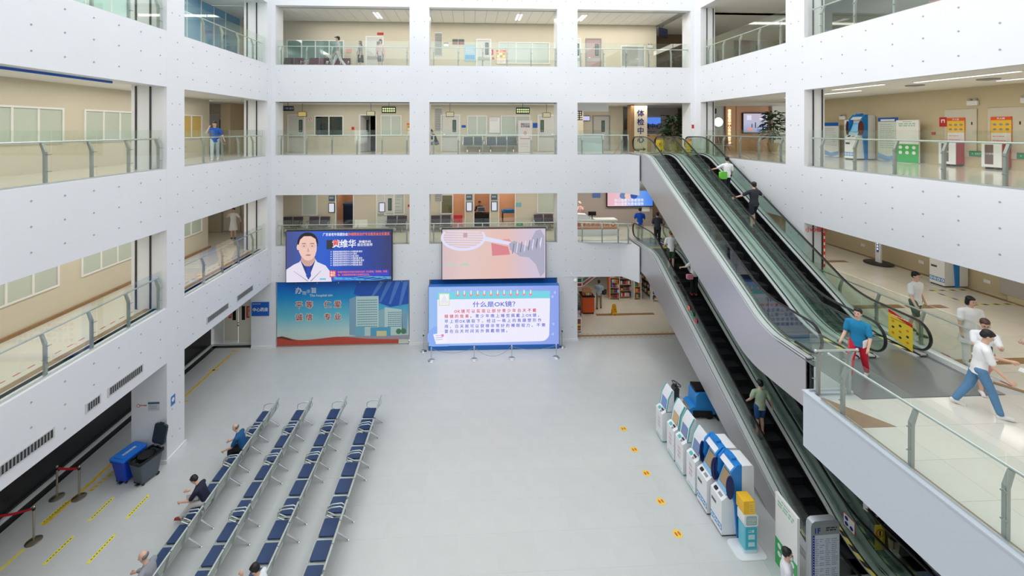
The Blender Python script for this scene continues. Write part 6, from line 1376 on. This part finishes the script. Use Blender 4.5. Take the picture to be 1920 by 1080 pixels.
t = thing('reception_sign', 'glowing blue sign with dark lettering above the reception', 'sign', (10.9, 27.15, F3+1.5)); obj('glow_panel', M().box(0, 0, .15, 1.9, .03, .6), em('glow_blue', (90, 140, 240), .9), t); txt('内镜中心', .4, mat('letter_deepblue', (30, 60, 170), .4), t, 1.15, 0, bold=.04); lines(t, .7, 1.6, [-.38], .06, mat('ink_blue', (120, 130, 200), .5), y=-.004)
t = thing('shelf_cabinet', 'dark open cabinet left of the reception sign', 'cabinet', (10.35, 26.5, F3)); obj('body', M().box(0, 0, .9, .7, .3, 2.0), mat('cab_darkwood', (70, 50, 40), .5), t); obj('shelf', M().box(.05, -.02, 1.4, .65, 0, 1.44), mat('shelf_wood', (160, 110, 80), .5), t); obj('base', M().box(0, 0, 0, .7, .3, .9), MATS['counter_wood'], t)
def plant(label, loc, s=1.0, r0=.45, seedv=3, h=1.2):
    t = thing('potted_plant', label, 'plant', loc); r = random.Random(seedv)
    obj('pot', M().lathe([(.16*s, 0), (.24*s, .3*s), (.26*s, .42*s), (.23*s, .42*s), (.21*s, .36*s)], n=16), mat('pot_tan', (188, 156, 104), .5), t); obj('soil', M().lathe([(.2*s, .36*s), (.02, .38*s)], n=12), mat('soil', (60, 46, 34), .9), t)
    m = M(); m.tube([(0, 0, .36*s), (.03, 0, .8*s), (0, .02, (h+.3)*s)], [.03, .025, .02], 6)
    for k in range(7): a = k*.9; m.tube([(0, 0, .7*s), (.2*math.cos(a), .2*math.sin(a), (1.0+.1*k)*s)], [.015, .008], 5)
    obj('stem', m, mat('stem_brown', (96, 74, 50), .7), t)
    L = mk('leaf', M().add([(0, 0, 0), (.05, .08, .02), (.055, .16, .015), (0, .26, -.02), (-.055, .16, .015), (-.05, .08, .02), (0, .12, .0)], [(0, 1, 6), (1, 2, 6), (2, 3, 6), (3, 4, 6), (4, 5, 6), (5, 0, 6)]), False)
    LM = mat('leaf_green', (38, 74, 36), .45, rnd=.4)
    for k in range(190):
        z = r.random(); a = r.uniform(0, 2*PI); rr = r0*s*math.sqrt(r.random())*(1-.5*abs(z-.4)); o = obj('leaf', L, LM, t, loc=(rr*math.cos(a), rr*math.sin(a), (.62+z*h)*s)); o.rotation_euler = (r.uniform(-.7, .5), r.uniform(-.4, .4), a-PI/2); k2 = r.uniform(1.0, 1.8); o.scale = (k2, k2, k2)
plant('bushy potted plant standing left of the back right corner pier, third floor', (11.75, 23.3, F3), 1.15, .5, 4); plant('tall potted plant in front of the wall television, third floor right corner', (17.9, 23.6, F3), 1.2, .42, 8, 1.3)
s = board('television', 'wall television with a pale lilac picture on the orange wall', 'television', 16.72, 24.5, F3+1.12, 1.5, 1.15, back=BLACK, face=ramp_mat('tv_image', [(0, (150, 170, 206)), (.5, (196, 196, 224)), (1, (206, 190, 206))], axis=2, lo=0, hi=1.15, emit=.85), t=.08, rim=.06)
for k, (x, z, w2, h2, c) in enumerate(((.2, .75, .3, .3, LW), (.5, .3, .06, .22, INKG), (.72, .28, .05, .34, INK), (.85, .06, .3, .14, SCB), (1.15, .3, .12, .2, NV), (.25, .08, .35, .18, MATS['lit_hand']), (1.0, .78, .4, .2, MATS['lit_coat']))): flat('picture_patch', rectp(x, z, x+w2, z+h2), c, s, y=-.006-.001*k)
t = thing('disc_lamp', 'glowing white disc with a green rim on the grey wall', 'lamp', (15.2, 24.62, F3+1.75)); flat('rim', oval(0, 0, .34, .34, 32), mat('rim_mint', (170, 214, 190), .4), t, y=-.03, t=.03); flat('disc', oval(0, 0, .28, .28, 32), em('disc_white', (250, 255, 252), 1.6), t, y=-.035)
t = thing('wall_lettering', 'column of small glowing warm characters on the orange wall', 'sign', (15.88, 24.58, F3))
for k, ch in enumerate('健康管理中心体检服务部'): txt(ch, .2, em('letter_glow', (255, 214, 170), 2.0), t, 0, 2.42-.2*k, y=-.01, bold=.05)
s = board('notice', 'red and white notice on the back right corner pier, third floor', 'sign', 11.53, 20.985, F3+1.15, .14, .55, back=PAPER, face=PAPER, t=.005, rim=0); flat('red_block', rectp(.01, .2, .13, .4), RED, s, y=-.006)
# grey wall unit left, third floor right bay
t = thing('display_case', 'low white display case behind the third floor railing', 'case', (5.75, 22.2, F3)); obj('body', M().box(0, 0, 0, 1.55, .5, .95), KW, t); obj('top', M().prism([(0, .95), (1.65, .95), (1.5, 1.05), (.15, 1.05)], 'y', -.03, .53), KW, t); obj('front_panel', M().box(.1, -.01, .1, 1.45, 0, .85), mat('case_paleteal', (206, 222, 216), .4), t)
# ---------------------------------------------------------------- second floor right: volunteer desk, screen
t = thing('volunteer_desk', 'white desk with a red-lettered gold banner front, second floor', 'desk', (5.62, 22.5, F2)); obj('body', M().box(0, 0, 0, 2.5, .5, .78), KW, t); obj('top', M().box(-.02, -.05, .78, 2.55, .55, .84), PAPER, t); obj('side_cabinet', M().prism([(0, .84), (1.15, .84), (.85, 1.1), (0, 1.15)], 'y', .1, .5), PAPER, t)
obj('banner', M().box(0, -.012, .32, 2.52, 0, .82), ramp_mat('desk_banner', [(0, (190, 84, 50)), (.3, (228, 190, 140)), (1, (226, 214, 176))], axis=2, lo=.32, hi=.82, rough=.5), t)
txt('学雷锋志愿服务站', .26, mat('banner_red', (196, 44, 40), .5), t, 1.05, .58, y=-.018, bold=.03); flat('emblem', oval(2.3, .58, .12, .12, 18), MATS['banner_red'], t, y=-.017); flat('emblem_centre', oval(2.3, .58, .07, .05, 12), MATS['desk_banner'] if 0 else PAPER, t, y=-.02)
t = thing('desk_screen', 'black desktop screen on the volunteer desk', 'monitor', (6.6, 22.65, F2+.84)); obj('screen', M().box(-.02, 0, .2, .42, .03, .42), BLACK, t); obj('stand', M().box(.17, 0, 0, .22, .03, .22).box(.08, -.06, 0, .32, .1, .012), DARK, t)
s = board('wall_screen', 'lit wall screen with blue figures and pale captions behind the volunteer desk', 'screen', 8.2, 24.25, F2+1.25, 2.75, 1.15, back=BLACK, face=ramp_mat('wall_screen_image', [(0, (236, 180, 190)), (.35, (226, 196, 214)), (.6, (120, 170, 240)), (1, (70, 130, 236))], axis=0, lo=0, hi=2.75, emit=.95), t=.1, rim=.05)
for x, c in ((.95, SCB), (1.25, MATS['lit_skin']), (1.6, em('lit_blue', (40, 80, 170)))): flat('figure', oval(x, .62, .22, .2, 14), c, s, y=-.006-.001*x)
for z in (.34, .12): txt('全心全意为患者服务', .2, W_, s, 1.3, z, y=-.012, bold=.03)
wsign('blue and rose notices left of the wall screen', 7.35, F2+1.75, .45, .5, mat('notice_blue', (90, 120, 180), .5), y=24.38); wsign('white notice card right of the wall screen', 10.9-.55, F2+.9, .45, .3, PAPER, y=24.38)
wsign('dark wall panel right of the wall screen', 11.05, F2+1.5, .4, .9, DARK, y=24.3)
# ---------------------------------------------------------------- right gallery wall, third floor (faces -x)
RZ = -PI/2; XW = 17.28
def rpanel(label, y, z0, wd, h, header, body=mat('sheet_pale', (222, 224, 220), .5), foot=mat('sheet_blue', (130, 170, 210), .5), x=17.0, dp=.06):
    t = thing('information_board', label, 'board', (x, y, F3), RZ, 'standing information boards')
    obj('board', M().box(0, 0, .02, wd, dp, h), body, t); flat('header', rectp(0, h-.16, wd, h), header, t, y=-.005); flat('footer', [(0, .12), (wd*.5, .02), (wd, .12), (wd, .3), (wd*.5, .2), (0, .34)], foot, t, y=-.005)
    lines(t, wd*.1, wd*.9, [h-.3-.085*k for k in range(int((h-.75)/.085))], .03, mat('ink_pale', (176, 180, 178), .6), y=-.004, ragged=.3, seed=int(y*7)); obj('foot', M().box(-.02, -.15, 0, wd+.02, .2, .02), INKG, t); return t
rpanel('narrow information board with a blue header, leftmost on the right gallery wall', 19.1, 0, .8, 1.62, BLUE); t = rpanel('tall grey-framed information board with deep blue header, right of the kiosk', 16.45, 0, .82, 1.78, mat('deep_blue', (20, 80, 170), .4), body=mat('sheet_mint', (206, 218, 208), .5))
flat('title', rectp(.12, 1.64, .68, 1.71), PAPER, t, y=-.008)
t = rpanel('white and blue board partly behind the gallery kiosk', 18.0, 0, .6, 1.72, PAPER, foot=BLUE); flat('blue_half', rectp(0, .1, .6, .95), mat('board_blue', (24, 110, 190), .5), t, y=-.008); flat('disc', oval(.14, 1.3, .07, .07, 14), BLUE, t, y=-.008); flat('disc', oval(.34, 1.3, .07, .07, 14), BLUE, t, y=-.008); txt('自助机流程', .1, BLUE, t, .3, 1.48, y=-.006)
kiosk_b('blue-arched kiosk with rust wings standing in the third floor right gallery', (16.4, 17.1, F3), RZ, wing=mat('wing_rust', (96, 40, 26), .4), scr=em('kiosk_screen_lightblue', (120, 190, 226), .7), grp=None)
code_board('white and green sign board in the third floor right gallery', (16.9, 15.62, F3), RZ, .82, 1.66, .56)
def fire_cab(label, y, z=F3):
    t = thing('fire_extinguisher_cabinet', label, 'cabinet', (16.95, y, z), RZ, 'white and red extinguisher cabinets')
    obj('case', M().box(0, 0, .08, .5, .32, .88), mat('fire_red', (190, 40, 50), .4), t); obj('door', M().box(-.01, -.02, .07, .51, 0, .89), KW, t); obj('window', M().box(.08, -.025, .16, .3, -.02, .8), mat('cab_window', (120, 96, 96), .2), t); txt('灭火器箱', .07, PAPER, t, .19, .5, y=-.03); obj('extinguisher', M().lathe([(.05, .2), (.055, .5), (.02, .56)], (.19, .12, 0), 10), RED, t)
    for x in (.05, .42): obj('foot', M().box(x, .03, 0, x+.05, .28, .08), DARK, t)
for y, l in ((14.15, 'nearer the green board'), (12.9, 'nearer the right picture edge')):
    t = thing('hydrant_panel', 'flush pale hydrant panel behind the poster, %s' % l, 'panel', (XW, y+.1, F3+.35), RZ, 'flush hydrant panels'); obj('panel', M().box(0, -.01, 0, .95, 0, 1.65), mat('panel_pale', (214, 208, 190), .45), t); obj('latch', M().box(.8, -.02, 1.1, .83, -.01, 1.2), DARK, t)
    poster('yellow and orange fire poster on the right gallery wall, %s' % l, XW-.02, F3+.72, .52, .98, y=y, rz=RZ) if False else None
    s = board('poster', 'yellow and orange fire poster on the right gallery wall, %s' % l, 'poster', XW-.03, y, F3+.86, .52, .84, rz=RZ, back=MATS['poster_orange'], face=MATS['poster_yellow'], t=.008, rim=.01, group='yellow and red fire equipment posters')
    flat('header', rectp(0, .74, .52, .84), MATS['poster_orange'], s, y=-.006); txt('灭火器', .07, PAPER, s, .26, .79, y=-.009, bold=.04); flat('lower_sheet', rectp(.01, .01, .51, .32), PAPER, s, y=-.006)
    for i in range(3):
        for j in range(2): flat('picture', oval(.1+.16*i, .44+.16*j, .05, .04, 10), INKG, s, y=-.006)
    lines(s, .05, .4, [.06, .2], .02, MATS['poster_orange'], y=-.009); fire_cab('white fronted red extinguisher cabinet on the floor, %s' % l, y)
    s = board('exit_sign', 'green low exit sign on the right gallery wall, %s' % l, 'sign', XW-.02, y-.65, F3+.38, .4, .17, rz=RZ, back=DARK, face=MATS['exit_green'], t=.01, rim=.01, group='low green exit signs'); txt('← EXIT', .08, PAPER, s, .2, .085, y=-.008, bold=.03)
s = board('sign', 'red square hydrant sign with a white symbol on the right gallery wall', 'sign', XW-.01, 14.42, F3+1.4, .24, .34, rz=RZ, back=RED, face=RED, t=.008, rim=0); flat('symbol', [(.06, .14), (.06, .26), (.18, .26), (.18, .14), (.15, .14), (.15, .22), (.09, .22), (.09, .14)], PAPER, s, y=-.006)
board('alarm', 'small red call point left of the red hydrant sign', 'alarm', XW-.01, 14.68, F3+1.1, .12, .1, rz=RZ, back=RED, face=RED, t=.02, rim=0)
elight('twin head emergency light on the right gallery wall, nearer the camera', XW, 13.4, F3+2.12, RZ); elight('twin head emergency light above the blue kiosk board, right gallery', XW, 18.35, F3+1.75, RZ); elight('twin head emergency light at the right picture edge', XW, 12.0, F3+2.12, RZ)
for k, (x, y0, y1) in enumerate(((14.4, 14.6, 18.2), (13.6, 9.6, 12.0), (15.6, 9.0, 11.5), (13.2, 12.6, 14.4))):
    t = thing('ceiling_light', 'slim lit ceiling strip over the third floor right gallery, %s' % ('farthest', 'near outer', 'near inner', 'middle')[k], 'light', (x, y0, 12.27), 0, 'slim ceiling strips'); obj('diffuser', M().box(-.06, 0, -.0, .06, y1-y0, .025), em('strip_white', (255, 250, 240), 2.0), t); obj('housing', M().box(-.09, -.03, .01, .09, y1-y0+.03, .03), WPAINT, t)
for k, (x, y) in enumerate(((14.6, 12.9), (14.9, 11.2))):
    t = thing('ceiling_vent', 'round dark ceiling vent over the right gallery, %s' % ('far one', 'near one')[k], 'vent', (x, y, 12.27)); obj('disc', M().lathe([(.05, -.02), (.22, 0), (.24, .02)], n=20), INKG, t)
# top floor right: seats and curved desk hints
gbench('grey seats behind the top floor glass at the upper right', 14.5, 17.5, F4, 3, SLATE, rz=RZ); gbench('rose seats behind the top floor glass near the upper right corner', 14.5, 12.5, F4, 3, mat('rose_seat', (170, 120, 124), .5), rz=RZ); gbench('green seats behind the top floor glass near the upper right corner', 14.0, 10.6, F4, 3, mat('green_seat', (70, 150, 120), .5), rz=RZ)
# ---------------------------------------------------------------- second floor far wall items
t = thing('stand_banner', 'slim lit banner stand on a dark foot against the far gallery wall', 'banner', (17.7, 17.1, F2), RZ); obj('foot', M().lathe([(.5, 0), (.5, .05), (.46, .07)], n=24), DARK, t); obj('panel', M().box(-.12, -.03, .07, .12, .03, 1.9), KW, t); obj('lit_strip', M().box(-.06, -.036, .5, .04, -.03, 1.6), em('strip_blue', (60, 70, 130), .6), t)
for k in range(8): flat('character', rectp(-.04, .6+.12*k, .02, .68+.12*k), em('char_white', (220, 225, 250)), t, y=-.04)
kiosk_b('white kiosk with a blue side edge against the far second floor wall', (17.45, 14.65, F2), RZ, grp=None)
t = thing('hazard_marking', 'black and yellow striped rectangle taped on the second floor gallery floor', 'tape', (0, 0, F2)); obj('tape', M().box(16.6, 14.12, 0, 18.2, 14.2, .004).box(16.6, 12.9, 0, 18.2, 12.98, .004).box(16.6, 12.98, 0, 16.66, 14.12, .004), STRIPE, t)
t = thing('hydrant_panel', 'grey wall panel with red characters on the far second floor wall', 'panel', (18.24, 13.2+.8-.6, F2+.2), RZ); obj('panel', M().box(0, -.012, 0, 1.2, 0, 1.1), mat('panel_warmgrey', (176, 172, 164), .5), t); txt('消火栓', .24, RED, t, .6, .75, y=-.016, bold=.05)
s = board('exit_sign', 'black exit sign with a green pictogram on the far second floor wall', 'sign', 18.23, 12.15, F2+.55, .55, .22, rz=RZ, back=BLACK, face=BLACK, t=.01, rim=0); flat('running_man', rectp(.18, .04, .36, .18), em('exit_glow', (60, 220, 120), .9), s, y=-.006); txt('出口', .1, MATS['exit_glow'], s, .1, .11, y=-.006)
for k, y in enumerate((18.6, 16.1, 13.95)): board('socket', 'white wall socket plate low on the far second floor wall, %s' % ('farthest', 'middle', 'nearest')[k], 'socket', 18.38 if y > 13.4 else 18.2, y, F2+.35, .2, .12, rz=RZ, back=PAPER, face=PAPER, t=.012, rim=0, group='wall sockets')
s = thing('glass_lettering', 'red characters on the shutter side of the right pier, second floor', 'sign', (11.72, 13.93, F2)); txt('小心碰头', .2, mat('letter_scarlet', (236, 60, 40), .4), s, .42, 2.3, y=-.004, bold=.03); flat('red_strip', rectp(.66, 1.0, .74, 2.2), MATS['letter_scarlet'], s, y=-.006)
for k in range(5): flat('character', rectp(.675, 1.1+.22*k, .725, 1.2+.22*k), PAPER, s, y=-.008)
# security camera on its wall bracket, and ceiling bits in the left gallery
t = thing('security_camera', 'white dome camera on a bracket above the third column', 'camera', (5.3, 20.99, 3.2)); obj('bracket', M().tube([(-.1, 0, .3), (-.1, -.25, .3), (.05, -.3, .1)], .02, 6), PAPER, t); obj('dome', M().sph((.05, -.3, 0), (.1, .1, .1)), PAPER, t); obj('conduit', M().tube([(-.5, -.02, .12), (1.2, -.02, .12)], .012, 6), PAPER, t)
for k, y in enumerate((9.5, 10.6)): t = thing('ceiling_vent', 'flat ceiling diffuser over the third floor left gallery, %s' % ('nearer', 'farther')[k], 'vent', (-11.3, y, 12.28)); obj('frame', M().box(-.3, -.3, 0, .3, .3, .02), INKG, t); obj('face', M().box(-.24, -.24, -.01, .24, .24, 0), WPAINT, t)
